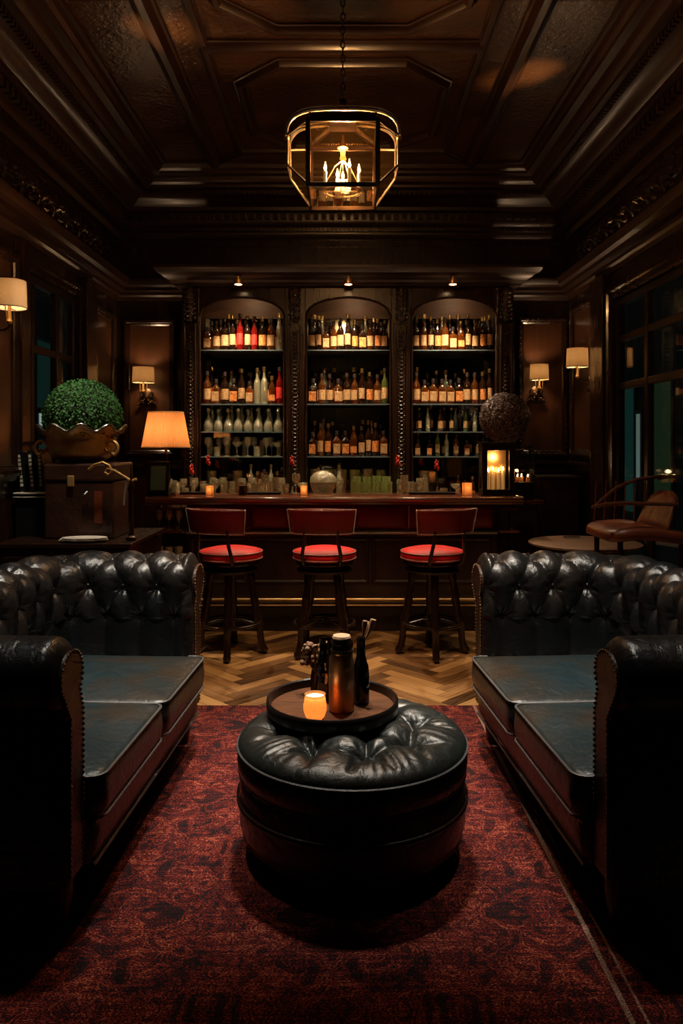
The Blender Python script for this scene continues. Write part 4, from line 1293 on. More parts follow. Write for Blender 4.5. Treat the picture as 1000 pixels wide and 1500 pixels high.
glass_row(seq(['tumbler', 'coupe', 'tumbler'], 5), .84, 1.14, 6.60, zc, 'front row below the right bay', 'glasses on the back counter')
glass_row(['wine', 'wine', 'wine'], -1.49, -1.26, 5.95, .80, 'upper shelf under the bar left end', 'glasses under the bar end', .86)
glass_row(['tumbler', 'tumbler', 'tumbler'], -1.49, -1.26, 5.95, .58, 'lower shelf under the bar left end', 'glasses under the bar end')
# upturned decanter row behind (left counter): bottles with amber
place_row('CFACF', -.86, -.56, 6.80, zc, 'counter level, left bay', 'bottles on the back counter', smin=.75, smax=.9)
place_row('CDC', -.26, .02, 6.78, zc, 'counter level, middle bay', 'bottles on the back counter', smin=.75, smax=.9)
place_row('AQF', 1.0, 1.2, 6.75, zc, 'counter level, right bay', 'bottles on the back counter', smin=.6, smax=.7)
# ice bowl of crystal (dome in the middle bay)
T = thing('punch_bowl', 'cut crystal punch bowl on the back counter, left of the green glasses', 'bowl', (-.17, 6.46, zc+.0005))
MB().lathe([(.03, 0), (.05, .004), (.03, .03), (.06, .05), (.10, .09), (.115, .15), (.11, .15), (.095, .09), (.05, .055), (.001, .05)], 28).build('bowl', M['gl'], T, smooth=40)
MB().lathe([(.116, .152), (.11, .19), (.08, .225), (.03, .245), (.001, .25)], 28).build('lid', M['gl'], T, smooth=40)
# red blossoms in slim vases
for i, (px, py, Y, w) in enumerate(((281, 686, 6.44, 'leftmost red blossom in a slim vase, beside the pleated lamp'), (305, 673, 6.44, 'red blossom in a slim vase, second from the left on the back counter'), (428, 674, 6.44, 'red blossom in a slim vase in front of the pillar left of the middle bay'), (583, 674, 6.44, 'red blossom in a slim vase in front of the pillar right of the middle bay'), (640, 680, 6.44, 'red blossom in a slim vase below the right bay'))):
    x, z = PX(px, Y), PZ(py, Y)
    t = thing('red_blossom', w, 'flower', (x, Y, zc), 0, 'red blossoms on the back counter')
    MB().lathe([(.012, 0), (.018, .003), (.016, .05), (.008, .08), (.009, .11), (.007, .11)], 12).build('vase', M['gl'], t, smooth=50)
    h = z-zc
    MB().tube([(0, 0, .02), (.004, 0, .1), (-.004, 0, h-.03)], .002, 5).build('stem', M['leaf'], t)
    m = MB()
    for k in range(7):
        a = k*2.4; q = k*.011
        m.ball((.012*math.cos(a)-.004, .012*math.sin(a), h-.035+q), .016-.0012*k, 7, 5, (.8, .8, 1.3))
    m.build('petals', M['flower'], t, smooth=60)

# ------------------------------------------------------------------ things on the bar
zb = 1.0722
for i, (px, w) in enumerate(((307, 'square glowing votive candle on the bar above the left stool'), (445, 'square glowing votive candle on the bar between the left and middle stools'), (684, 'larger square glowing votive candle on the bar beside the wooden lantern'))):
    s_ = .026 if i < 2 else .034
    x = PX(px, 5.93)
    t = thing('votive_candle', w, 'candle', (x, 5.93, zb), 0, 'votive candles on the bar')
    m = MB(); hh = s_*2.9
    m.box(-s_, s_, -s_, s_, 0, .006)
    for (a, b, c, d) in ((-s_, s_, -s_, -s_+.003), (-s_, s_, s_-.003, s_), (-s_, -s_+.003, -s_+.003, s_-.003), (s_-.003, s_, -s_+.003, s_-.003)): m.box(a, b, c, d, .006, hh)
    m.build('glass_cube', M['votive'], t, smooth=0)
    MB().lathe([(.001, hh*.5), (s_*.8, hh*.5), (s_*.8, hh*.56), (.001, hh*.56)], 16).build('lit_wax', M['wax_top'], t, smooth=40)
    light('votive_light', 'POINT', (x, 5.93, zb+hh*.75), .12, (1, .55, .22), .008)
for i, (x0, x1, w) in enumerate(((PX(262, 6), PX(300, 6), 'low black bar mat left of the left votive candle'), (PX(360, 6), PX(410, 6), 'low black bar mat between the two left votive candles'), (PX(600, 6), PX(668, 6), 'low black bar mat left of the large votive candle'))):
    o = bx(x0, x1, 6.02, 6.12, zb+.0002, zb+.018).build('bar_mat', M['black'], smooth=0, bevel=.004)
    tag(o, w, 'bar mat', 'bar mats')
T = thing('cocktail_shaker', 'small dark metal jigger pot on the bar between the left and middle stools', 'pot', (PX(356, 6.0), 5.96, zb))
MB().lathe([(.02, 0), (.032, .003), (.034, .03), (.026, .05), (.032, .075), (.028, .075), (.001, .06)], 20).build('pot_body', M['bronze'], T, smooth=40)
glass_row(seq(['tumbler', 'wine', 'highball'], 5), PX(352, 6.05)+.06, PX(440, 6.05), 6.16, zb, 'bar back edge above left stools', 'glasses on the bar', .9)
glass_row(seq(['highball', 'tumbler'], 3), PX(585, 6.05), PX(618, 6.05)+.02, 6.16, zb, 'bar back edge near right stool', 'glasses on the bar', 1)

# table lamp
LX = PX(243, 5.98)
T = thing('table_lamp', 'table lamp with an orange pleated shade on the left end of the bar', 'lamp', (LX, 5.98, zb))
m = MB(); rows = []
nsg = 120
z0, z1 = PZ(655, 5.98)-zb, PZ(604, 5.98)-zb
for j in range(9):
    u = j/8; r0 = .187+(.136-.187)*u
    rows.append([((r0+.0035*(k % 2))*math.cos(2*PI*k/nsg), (r0+.0035*(k % 2))*math.sin(2*PI*k/nsg), z0+(z1-z0)*u) for k in range(nsg)])
m.grid(rows, True)
m.build('lamp_shade', M['pleat'], T, smooth=0)
for r0, z in ((.189, z0), (.138, z1)):
    MB().tube([(r0*math.cos(2*PI*k/60), r0*math.sin(2*PI*k/60), z) for k in range(60)], .004, 6, True).build('shade_trim', M['shade'], T)
MB().lathe([(.001, 0), (.075, .0), (.078, .01), (.06, .02), (.025, .032), (.018, .06), (.03, .09), (.038, .13), (.03, .18), (.016, .22), (.012, .30), (.018, .32), (.012, .335), (.01, .42)], 28).build('lamp_base', M['bronze'], T, smooth=50)
MB().ball((0, 0, .50), .028, 12, 8).build('bulb', M['bulb'], T)
light('table_lamp_light', 'POINT', (LX, 5.98, zb+.50), 6, (1, .60, .28), .035)
# small framed tablet in front of lamp base
T = thing('framed_menu', 'small black framed teal menu card leaning under the pleated lamp', 'frame', (PX(231, 5.84), 5.84, zb))
Mr = Matrix.Rotation(R(-8), 4, 'X')
MB().box(-.085, .085, -.008, .008, 0, .27, Mr).build('frame', M['black'], T, smooth=0, bevel=.003)
MB().box(-.058, .058, -.0095, -.0085, .045, .235, Mr).build('card', mat('teal_card', (.12, .24, .22), .3), T, smooth=0)

# wooden lantern on the bar
LX2 = PX(727, 5.94)
T = thing('box_lantern', 'black framed box lantern with glowing panes on the right end of the bar', 'lantern', (LX2, 5.96, zb))
w, h_ = .124, .415
m = MB()
for sx_ in (-1, 1):
    for sy in (-1, 1): m.box(*sorted((sx_*w, sx_*(w-.036))), *sorted((sy*.09, sy*(.09-.03))), .012, h_-.012)
for za, zb_ in ((.012, .05), (h_-.06, h_-.012)):
    m.box(-w+.036, w-.036, -.09, -.06, za, zb_); m.box(-w+.036, w-.036, .06, .09, za, zb_)
    m.box(-w, -w+.036, -.06, .06, za, zb_); m.box(w-.036, w, -.06, .06, za, zb_)
m.build('lantern_frame', M['wood_black'], T, smooth=0, bevel=.003)
bx(-w-.01, w+.01, -.10, .10, 0, .012).build('base_plate', M['wood_black'], T, smooth=0)
bx(-w-.008, w+.008, -.098, .098, h_-.012, h_+.004).build('top_plate', M['bronze'], T, smooth=0, bevel=.003)
for yy in (-.078, .076): bx(-w+.036, w-.036, yy, yy+.003, .05, h_-.06).build('pane', M['lantern_glass'], T, smooth=0)
bx(-w+.036, w-.036, .05, .054, .03, h_-.06).build('back_reflector', M['brass'], T, smooth=0)
for k in range(4):
    x = -.06+.04*k
    c = MB().lathe([(.001, 0), (.013, 0), (.013, .15+.01*(k % 2)), (.001, .153+.01*(k % 2))], 12, (x, -.0+.02*(k % 2), .03)).build('candle', M['candle'], T, smooth=40)
    MB().lathe([(.001, 0), (.006, .008), (.004, .02), (.001, .03)], 8, (x, .02*(k % 2), .186+.01*(k % 2))).build('flame', M['flame'], c, smooth=60)
light('box_lantern_light', 'POINT', (LX2, 5.93, zb+.30), 1.2, (1, .6, .26), .02)

# ------------------------------------------------------------------ topiaries
def foliage(m, c, r, n, size, zmin=-1.0, seed=1):
    rg = random.Random(seed)
    for i in range(n):
        zz = 1-2*(i+.5)/n
        if zz < zmin: continue
        a = i*2.39996+rg.uniform(-.08, .08); q = math.sqrt(1-zz*zz)
        nrm = Vector((q*math.cos(a), q*math.sin(a), zz))
        rr = r*(1+rg.uniform(-.03, .035))
        P = Vector(c)+nrm*rr
        t1 = nrm.orthogonal().normalized(); t1.rotate(Matrix.Rotation(rg.uniform(0, 2*PI), 3, nrm)); t2 = nrm.cross(t1)
        up = (nrm*rg.uniform(.25, .9)+t1).normalized()
        s_ = size*rg.uniform(.7, 1.2)
        vs = [P-up*s_*.4, P+t2*s_*.42+nrm*.001, P+up*s_*.8, P-t2*s_*.42+nrm*.001]
        m.add([tuple(v) for v in vs], [(0, 1, 2, 3)])
# chest, urn and topiary at the left
SX0, SX1 = -2.08, -1.29
T = thing('sideboard', 'dark wooden sideboard against the left wall behind the left sofa', 'sideboard', (0, 0, 0))
bx(SX0, SX1, 4.52, 5.35, .10, .855).build('carcass', M['skirt'], T, smooth=0, bevel=.005)
bx(SX0-.01, SX1+.02, 4.50, 5.36, .855, .88).build('top', M['wood'], T, smooth=0, bevel=.005)
for i in range(2):
    d = bx(SX0+.03+i*.34, SX0+.34+i*.34, 4.505, 4.52, .16, .80).build('door', M['wood'], T, smooth=0, bevel=.004)
    MB().ball((SX0+(.31 if i == 0 else .40), 4.495, .5), .011, 8, 6).build('knob', M['brass'], d)
for fx in (SX0+.05, SX1-.05):
    for fy in (4.57, 5.3): MB().lathe([(.02, 0), (.03, .04), (.035, .10)], 12, (fx, fy, 0)).build('foot', M['wood_black'], T)
T = thing('shelf_riser', 'black stepped shelf riser with pale edges beside the brown chest', 'riser', (0, 0, .8805))
xa, xb = PX(20, 4.85), PX(70, 4.85)
bx(xa+.01, xb-.003, 4.86, 5.12, 0, .275).build('riser_body', M['black'], T, smooth=0)
bx(xa, xb-.002, 4.84, 5.13, .275, .283).build('pale_edge', M['cream'], T, smooth=0)
bx(xa, xb-.002, 4.84, 5.13, .252, .258).build('pale_edge', M['cream'], T, smooth=0)
zr = .8805+.2835
# books
bk = [(PX(33, 4.9), .035, -6, 'black book with a pale lettered spine at the left of the riser'), (PX(48, 4.9), .032, -5, 'black book with a pale lettered spine in the middle of the riser'), (PX(60, 4.9), .028, -3, 'black book with a pale lettered spine at the right of the riser, beside the chest')]
for x, w, tl, lab in bk:
    t = thing('book', lab, 'book', (x, 4.9, zr), 0, 'black books on the riser')
    Mr = Matrix.Rotation(R(tl), 4, 'Y')
    t.location.z += .0035
    MB().box(-w/2, w/2, 0, .19, 0, .27, Mr).build('cover', M['black'], t, smooth=0, bevel=.003)
    MB().box(-w/2+.004, w/2-.004, .004, .192, -.0, .266, Mr).build('pages', M['cream'], t, smooth=0)
    s_ = MB()
    for k in range(8): s_.box(-w*.26, w*.26, -.0015, 0, .035+k*.027, .035+k*.027+.018, Mr)
    s_.build('spine_lettering', mat('gilt', (.6, .55, .42), .4), t, smooth=0)
# frame box round the books
T = thing('book_rack', 'open black book rack on the riser holding the lettered books', 'rack', (0, 0, zr))
bx(PX(24, 4.9)-.02, PX(24, 4.9)-.008, 4.88, 5.11, 0, .31).build('rack_side', M['black'], T, smooth=0)
bx(PX(24, 4.9)-.02, PX(56, 4.9), 4.95, 5.11, .31, .33).build('rack_top', M['wood_black'], T, smooth=0)
# chest
cx0, cx1 = PX(72, 4.8), PX(172, 4.8)
T = thing('leather_chest', 'brown leather covered chest with a small clasp, under the scalloped brass urn', 'chest', (0, 0, .8805))
bx(cx0, cx1, 4.72, 5.14, 0, .36).build('chest_body', M['peat'], T, smooth=0, bevel=.012)
bx(cx0-.004, cx1+.004, 4.712, 5.148, .362, .475).build('chest_lid', M['peat'], T, smooth=0, bevel=.014)
xm = PX(103, 4.7)
MB().box(xm-.022, xm+.022, 4.700, 4.712, .33, .40).build('clasp', M['brass_old'], T, smooth=0, bevel=.006)
MB().tube([(PX(122, 4.7), 4.70, .28), (PX(125, 4.7), 4.685, .285), (PX(128, 4.7), 4.70, .30)], .006, 6).build('pull', M['chrome'], T)
bx(cx1-.12, cx1-.07, 4.712, 4.72, .10, .30).build('side_tag', M['leather_brown'], T, smooth=0)
# urn
ux_, uyy = PX(120, 4.93), 4.93
zu = .8805+.476
T = thing('scalloped_urn', 'old brass urn with a wavy scalloped rim standing on the brown chest', 'urn', (ux_, uyy, zu))
rows = []
npt = 96
prof = [(.03, 0), (.12, .002), (.13, .010), (.125, .018), (.165, .030), (.195, .060), (.207, .105), (.213, .150), (.223, .185), (.25, .212), (.275, .222)]
for j, (r, z) in enumerate(prof):
    u = smooth01((j-6)/4)
    row = []
    for k in range(npt):
        a = 2*PI*k/npt; sc_ = math.cos(a*10)
        rr = r+u*.012*sc_; zz = z+u*.022*sc_
        row.append((rr*math.cos(a), rr*math.sin(a), zz))
    rows.append(row)
m = MB(); m.grid(rows, True)
o = m.build('urn_bowl', M['brass_old'], T, smooth=60)
sm = o.modifiers.new('s', 'SOLIDIFY'); sm.thickness = .006; sm.offset = -1
MB().tube(rows[-1], .0085, 8, True).build('wavy_rim', mat('rim_silver', (.32, .28, .24), .28, 1), T)
for sg in (-1, 1):
    pts = []
    for i in range(26):
        t = i/25; a = R(-60+400*t); rr = .055*(1-.62*t)
        pts.append((sg*(.215+rr*math.cos(a)), -.10, .10+rr*math.sin(a)))
    pts = [(sg*.19, -.09, .10), (sg*.215, -.095, .07)]+pts
    MB().tube(pts, [.010]*2+[.012*(1-.4*i/25) for i in range(26)], 8).build('scroll_handle', M['brass_old'], T)
MB().lathe([(.001, .15), (.20, .15), (.20, .17), (.001, .18)], 24).build('soil', M['core'], T)
# topiary ball
tb = thing('topiary_ball', 'large green clipped boxwood ball growing out of the scalloped urn', 'topiary', (ux_+.008, uyy, zu+.18))
rb = .245; czb = PZ(612, 4.93)-zu-.18
MB().ball((0, 0, czb), rb*.95, 28, 18).build('core', M['core'], tb)
m = MB(); foliage(m, (0, 0, czb), rb, 7500, .017, -.75, 3)
m.build('foliage', M['leaf'], tb, smooth=0, fix=False)
MB().tube([(0, 0, .0), (0, 0, czb-.15)], .015, 8).build('stem', M['wood'], tb)
# drink tap beside the chest
T = thing('drinks_tap', 'dark post with a curved brass tap between the chest and the bar', 'tap', (PX(192, 4.66), 4.66, .8805))
MB().lathe([(.03, 0), (.032, .02), (.018, .03), (.016, .30), (.022, .32), (.014, .35), (.005, .40), (.003, .47)], 16).build('post', M['bronze'], T, smooth=40)
MB().tube([(-.26, -.01, .44), (-.22, -.02, .47), (-.17, -.02, .485), (-.13, -.02, .465), (-.115, -.02, .43), (-.135, -.02, .405), (-.155, -.02, .425), (-.14, -.02, .445), (-.10, -.02, .435), (-.04, -.01, .395), (0, 0, .37), (.035, 0, .38)], .0085, 8).build('spout', M['brass_old'], T)
MB().tube([(-.02, -.03, .36), (-.03, -.035, .30), (-.035, -.035, .22)], .006, 8).build('lever', M['chrome'], T)
# plates at the front of the sideboard
for k in range(3):
    t = MB().lathe([(.001, 0), (.09, 0), (.145-.006*k, .008), (.15-.006*k, .012), (.144-.006*k, .0115), (.09, .004), (.001, .004)], 40).build('plate', M['porcelain'], smooth=50, loc=(PX(122, 4.6)+(.004*k), 4.66 if False else 4.60, .8803+.0075*k))
    t.scale = (1, .6, 1)
    tag(t, ['bottom of the three pale oval plates stacked on the sideboard edge', 'middle of the three pale oval plates stacked on the sideboard edge', 'top of the three pale oval plates stacked on the sideboard edge'][k], 'plate', 'stacked plates on the sideboard')

# brown topiary behind the box lantern
tx = PX(739, 6.17)
T = thing('dried_topiary', 'round brown dried topiary ball rising behind the box lantern', 'topiary', (tx, 6.46, 1.0005))
tx2 = PX(739, 6.46)
T.location.x = tx2
MB().lathe([(.05, 0), (.07, .004), (.085, .13), (.09, .14), (.08, .14), (.001, .125)], 24).build('pot', M['bronze'], T, smooth=40)
zc2 = PZ(612, 6.46)-1.0
MB().tube([(0, 0, .12), (.004, 0, zc2-.12)], .010, 8).build('stem', M['wood'], T)
MB().ball((0, 0, zc2), .198, 24, 14).build('core', M['core'], T)
m = MB(); foliage(m, (0, 0, zc2), .208, 5200, .018, -1, 5)
m.build('foliage', M['leaf_brown'], T, smooth=0, fix=False)

# console and hurricane glass at the right of the cabinet
T = thing('console_cabinet', 'narrow dark console at the right end of the back bar, under the glass hurricane', 'console', (0, 0, 0))
bx(1.72, 2.08, 6.62, 7.0, 0, 1.17).build('carcass', M['skirt'], T, smooth=0, bevel=.005)
bx(1.70, 2.10, 6.60, 7.02, 1.17, 1.195).build('top', M['wood_black'], T, smooth=0, bevel=.004)
hx = PX(764, 6.5)
T = thing('hurricane_lantern', 'square glass hurricane with small lit candles, right of the box lantern', 'lantern', (1.62, 6.52, 1.0005))
T.location.x = PX(764, 6.52)
m = MB(); w = .085
for (a, b, c, d) in ((-w, w, -w, -w+.004), (-w, w, w-.004, w), (-w, -w+.004, -w+.004, w-.004), (w-.004, w, -w+.004, w-.004)): m.box(a, b, c, d, .15, .47)
m.build('glass_case', M['glass'], T, smooth=0)
m = MB()
for sx_ in (-1, 1):
    for sy in (-1, 1): m.tube([(sx_*w, sy*w, .15), (sx_*w, sy*w, .47)], .003, 6)
m.tube([(-w, -w, .43), (w, -w, .43), (w, w, .43), (-w, w, .43)], .003, 6, True)
m.build('metal_frame', M['bronze'], T)
bx(-w, w, -w, w, 0, .15).build('plinth', M['wood_black'], T, smooth=0, bevel=.004)
for k, (x, y) in enumerate(((-.045, -.03), (0, .02), (.045, -.03))):
    c = MB().lathe([(.001, 0), (.018, 0), (.018, .04), (.001, .04)], 14, (x, y, .151)).build('candle', M['votive'], T, smooth=40)
    MB().lathe([(.001, 0), (.005, .006), (.003, .015), (.001, .022)], 8, (x, y, .193)).build('flame', M['flame'], c, smooth=60)
light('hurricane_light', 'POINT', (T.location.x, 6.50, 1.24), .35, (1, .5, .2), .015)

# ------------------------------------------------------------------ wall sconces
def sconce(x, y, z, nrm, w, h, label, power, two=False):
    """z = centre of shade; nrm = direction away from wall; origin at wall plate"""
    rz = math.atan2(nrm[1], nrm[0])
    T = thing('wall_sconce', label, 'wall lamp', (x, y, z), rz, 'wall sconces with cream shades')
    # local: +x away from the wall, wall plate at x=0
    D_ = .15
    m = MB(); r = w/2
    MB().lathe([(r*.94, h/2), (r, -h/2), (r-.003, -h/2), (r*.94-.003, h/2), (r*.94, h/2)], 40, (D_, 0, 0), caps=False).build('shade', M['shade'], T, smooth=60)
    for zz, q in ((h/2, .94), (-h/2, 1.0)):
        MB().tube([(D_+r*q*math.cos(2*PI*k/40), r*q*math.sin(2*PI*k/40), zz) for k in range(40)], .0028, 6, True).build('shade_trim', M['bronze'], T)
    MB().lathe([(.001, -h/2-.10), (.014, -h/2-.095), (.02, -h/2-.08), (.010, -h/2-.06), (.010, -.02), (.001, -.02)], 14, (D_, 0, 0)).build('candle_tube', M['brass_old'], T, smooth=40)
    MB().ball((D_, 0, .01), .022, 10, 8, (1, 1, 1.3)).build('bulb', M['bulb'], T)
    zz = -h/2-.10
    MB().tube([(D_, 0, zz+.005), (D_, 0, zz-.012), (D_*.8, 0, zz-.03), (D_*.4, 0, zz-.035), (.01, 0, zz-.01)], .007, 8).build('arm', M['bronze'], T)
    # scrolled back plate
    m = MB()
    m.lathe([(.001, 0), (.05, 0), (.055, .006), (.04, .014), (.001, .02)], 20, (0, 0, 0), Matrix.Translation((0.0, 0, zz-.03)) @ Matrix.Rotation(R(90), 4, 'Y') @ Matrix.Scale(1.5, 4, (1, 0, 0)))
    for sg in (-1, 1):
        for dz in (0, -.05):
            pts = []
            for i in range(16):
                t = i/15; a = R(-90+380*t); rr = .032*(1-.6*t)
                pts.append((.025+.03*t, sg*(.035+rr*math.cos(a)*1), zz+dz+rr*math.sin(a)))
            m.tube(pts, .0065, 6)
        for q in range(5):
            m.ball((.03, sg*(.02+.015*q), zz-.07-.012*abs(q-2)), .013, 7, 5)
    m.build('back_plate', M['bronze'], T, smooth=60)
    for sg in (-1, 1):
        MB().tube([(D_, sg*.03, zz+.015), (D_-.01, sg*.034, -h/2+.005), (D_, sg*(w*.40), -h/2)], .0032, 6).build('shade_carrier', M['brass_old'], T)
    c = Vector((x, y, z))+Vector(nrm)*D_
    light('sconce_light', 'POINT', tuple(c+Vector((0, 0, .01))), power, (1, .62, .34), .03)
sconce(PX(210, 7.0), YB-.003, PZ(549, 7.0), (0, -1, 0), .205, .145, 'cream shaded wall sconce on the back wall left of the cabinet', 17)
sconce(PX(789.5, 7.0), YB-.003, PZ(545, 7.0), (0, -1, 0), .175, .145, 'cream shaded wall sconce on the back wall right of the cabinet', 17)
sconce(XR-.003, 6.40, PZ(524, 6.4), (-1, 0, 0), .185, .16, 'cream shaded wall sconce on the right wall beside the window', 15)
sconce(XL+.003, 4.50, PZ(431, 4.50), (1, 0, 0), .20, .165, 'cream shaded wall sconce on the left wall nearest the viewer', 12)

# ------------------------------------------------------------------ hanging lantern
HX, HY, HZ = 0.0, 4.1, 0
T = thing('hanging_lantern', 'large faceted glass lantern with candle lights hanging on a chain from the ceiling', 'chandelier', (HX, HY, 0))
a_ = .20; fw = .182; zt_, zb2 = 3.165, 2.83
sxr, sb, szt, szb = .295, .105, 3.125, 2.965
F4 = {s_: [(-fw, s_*a_, zb2), (fw, s_*a_, zb2), (fw, s_*a_, zt_), (-fw, s_*a_, zt_)] for s_ in (-1, 1)}
S4 = {s_: [(s_*sxr, -sb, szb), (s_*sxr, sb, szb), (s_*sxr, sb, szt), (s_*sxr, -sb, szt)] for s_ in (-1, 1)}
def bars(name, segs, r, mt):
    m = MB()
    for p, q in segs: m.tube([p, q], r, 6)
    return m.build(name, M[mt], T, smooth=60)
for s_ in (-1, 1):
    q = F4[s_]; m = MB()
    t = .020
    y = s_*a_
    m.box(-fw-.012, -fw+.012, y-.008, y+.008, zb2-.012, zt_+.012); m.box(fw-.012, fw+.012, y-.008, y+.008, zb2-.012, zt_+.012)
    m.box(-fw+.012, fw-.012, y-.008, y+.008, zt_-.012, zt_+.022); m.box(-fw+.012, fw-.012, y-.008, y+.008, zb2-.012, zb2+.008)
    m.build('front_frame' if s_ < 0 else 'rear_frame', M['bronze'], T, smooth=0, bevel=.002)
    bars('side_frame', [(S4[s_][i], S4[s_][(i+1) % 4]) for i in range(4)], .0065, 'pewter')
    # struts from front/rear rectangles to the side rectangles
    sg = []
    for f in (-1, 1):
        fx = s_*fw; k = -sb if f < 0 else sb
        sg += [((fx, f*a_, zt_), (s_*sxr, k, szt)), ((fx, f*a_, zb2), (s_*sxr, k, szb))]
    for q_ in sg: bars('strut', [q_], .0065, 'pewter')
bars('bottom_frame', [((-fw, -a_, zb2), (-fw, a_, zb2)), ((fw, -a_, zb2), (fw, a_, zb2)), ((-fw, -a_, zt_), (-fw, a_, zt_)), ((fw, -a_, zt_), (fw, a_, zt_))], .008, 'bronze')
def pane(pts):
    m = MB(); m.add(pts, [tuple(range(len(pts)))])
    o = m.build('pane', M['lantern_glass'], T, smooth=0, fix=False)
    s2 = o.modifiers.new('s', 'SOLIDIFY'); s2.thickness = .003
for s_ in (-1, 1):
    pane(F4[s_]); pane(S4[s_])
    for f in (-1, 1):
        k = -sb if f < 0 else sb
        pane([(s_*fw, f*a_, zb2), (s_*sxr, k, szb), (s_*sxr, k, szt), (s_*fw, f*a_, zt_)])
    pane([(s_*fw, -a_, zb2), (s_*fw, a_, zb2), (s_*sxr, sb, szb), (s_*sxr, -sb, szb)])
pane([(-fw, -a_, zb2), (fw, -a_, zb2), (fw, a_, zb2), (-fw, a_, zb2)])
# roof: glazed slopes up to a small plate
rq = [(-fw, -a_, zt_+.012), (fw, -a_, zt_+.012), (fw, a_, zt_+.012), (-fw, a_, zt_+.012)]
rt = [(-.07, -.075, zt_+.052), (.07, -.075, zt_+.052), (.07, .075, zt_+.052), (-.07, .075, zt_+.052)]
for i in range(4):
    j = (i+1) % 4
    pane([rq[i], rq[j], rt[j], rt[i]]); bars('roof_bar', [(rq[i], rt[i])], .006, 'bronze')
m = MB()
m.box(-.075, .075, -.08, .08, zt_+.050, zt_+.062)
for k in range(24):
    x = -.17+.34*k/23
    m.ball((x, -a_, zt_+.030), .009, 6, 4); m.ball((x, a_, zt_+.030), .009, 6, 4)
m.build('roof_plate', M['bronze'], T, smooth=0)
# outer hoops
for y in (-.10, .10):
    for off, r in ((0, .0075), (.018, .005)):
        pts = []
        for i in range(33):
            a = PI*i/32; c = math.cos(a); s2 = math.sin(a)
            ex = abs(c)**.62*(1 if c > 0 else -1); ez = s2**.62
            pts.append(((sxr+.004+off*.3)*ex, y, szt-.02+(.155+off)*ez))
        MB().tube(pts, r, 8).build('hoop', M['pewter'], T)
for s_ in (-1, 1): MB().ball((s_*(sxr+.004), -.10, szt-.015), .016, 8, 6).build('boss', M['brass'], T)
MB().lathe([(.001, 0), (.05, 0), (.055, .012), (.03, .022), (.014, .03), (.014, .055), (.035, .06), (.045, .075), (.035, .095), (.02, .105), (.018, .12), (.03, .125), (.028, .14), (.008, .15)], 24, (0, 0, zt_+.062)).build('finial', M['bronze'], T, smooth=50)
# chain
m = MB(); z = zt_+.21; k = 0
while z < ZC-.05:
    pts = []
    for i in range(14):
        a = 2*PI*i/14; xx = .011*math.cos(a); zz = .024*math.sin(a)
        pts.append((xx if k % 2 else 0, 0 if k % 2 else xx, z+.018+zz))
    m.tube(pts, .0035, 6, True); z += .038; k += 1
m.build('chain', M['bronze'], T, smooth=60)
MB().lathe([(.001, -.04), (.02, -.038), (.05, -.015), (.06, 0)], 24, (0, 0, ZC)).build('ceiling_rose', M['bronze'], T, smooth=50)
# inner candle cluster
MB().lathe([(.001, .19), (.012, .19), (.02, .205), (.012, .225), (.016, .25), (.030, .262), (.012, .275), (.006, .335)], 18, (0, 0, 2.83)).build('hub', M['brass_old'], T, smooth=50)
cand = [(-.095, -.03), (-.03, .07), (.035, -.075), (.088, .0), (.0, .09)]
for k, (x, y) in enumerate(cand):
    c = MB().lathe([(.001, 0), (.0095, 0), (.0095, .085), (.004, .087), (.001, .087)], 12, (x, y, 2.872)).build('candle', M['candle'], T, smooth=40)
    MB().lathe([(.001, 0), (.007, .010), (.008, .020), (.004, .036), (.001, .05)], 10, (x, y, 2.957)).build('flame', M['flame'], c, smooth=60)
    MB().lathe([(.004, -.012), (.014, -.004), (.019, .006), (.017, .006), (.010, .0)], 14, (x, y, 2.868)).build('drip_pan', M['brass'], T, smooth=50)
    MB().tube([(0, 0, 3.03), (x*.45, y*.45, 2.99), (x*.95, y*.95, 2.90), (x, y, 2.862)], .0028, 6).build('rod', M['brass'], T)
m = MB(); m.tube([(.105*math.cos(2*PI*k/32), .09*math.sin(2*PI*k/32), 2.857) for k in range(32)], .005, 6, True); m.tube([(-.105, 0, 2.857), (.105, 0, 2.857)], .004, 6)
m.build('candle_ring', M['brass'], T)
light('lantern_light', 'POINT', (HX, HY, 3.02), 75, (1, .55, .25), .05)

# ------------------------------------------------------------------ round table and armchair at the right
tx, ty, tz = PX(856, 5.45), 5.45, PZ(794, 5.45)
T = thing('round_table', 'round side table with a speckled brown top beside the window', 'table', (tx, ty, 0))
MB().lathe([(.001, tz-.022), (.385, tz-.022), (.398, tz-.014), (.398, tz-.004), (.39, tz), (.001, tz)], 64).build('tabletop', M['tabletop'], T, smooth=40)
MB().lathe([(.001, .0), (.24, .0), (.24, .015), (.05, .04), (.03, .08), (.035, .3), (.05, .4), (.03, .5), (.03, tz-.05), (.16, tz-.022)], 32).build('pedestal', M['wood_black'], T, smooth=50)
T = thing('notebook', 'small pale edged notebook lying on the back of the round table', 'notebook', (PX(835, 5.7), 5.68, tz+.0005))
bx(-.05, .06, -.03, .03, 0, .012).build('cover', M['black'], T, smooth=0); bx(-.048, .058, -.031, .028, .003, .009).build('pages', M['cream'], T, smooth=0)
AY = 4.75
def ap(px, py, Y=AY): return (PX(px, Y)-1.9, Y-AY, PZ(py, Y))
T = thing('armchair', 'brown leather armchair with curved wooden arm rails, in front of the right window', 'armchair', (1.9, AY, 0))
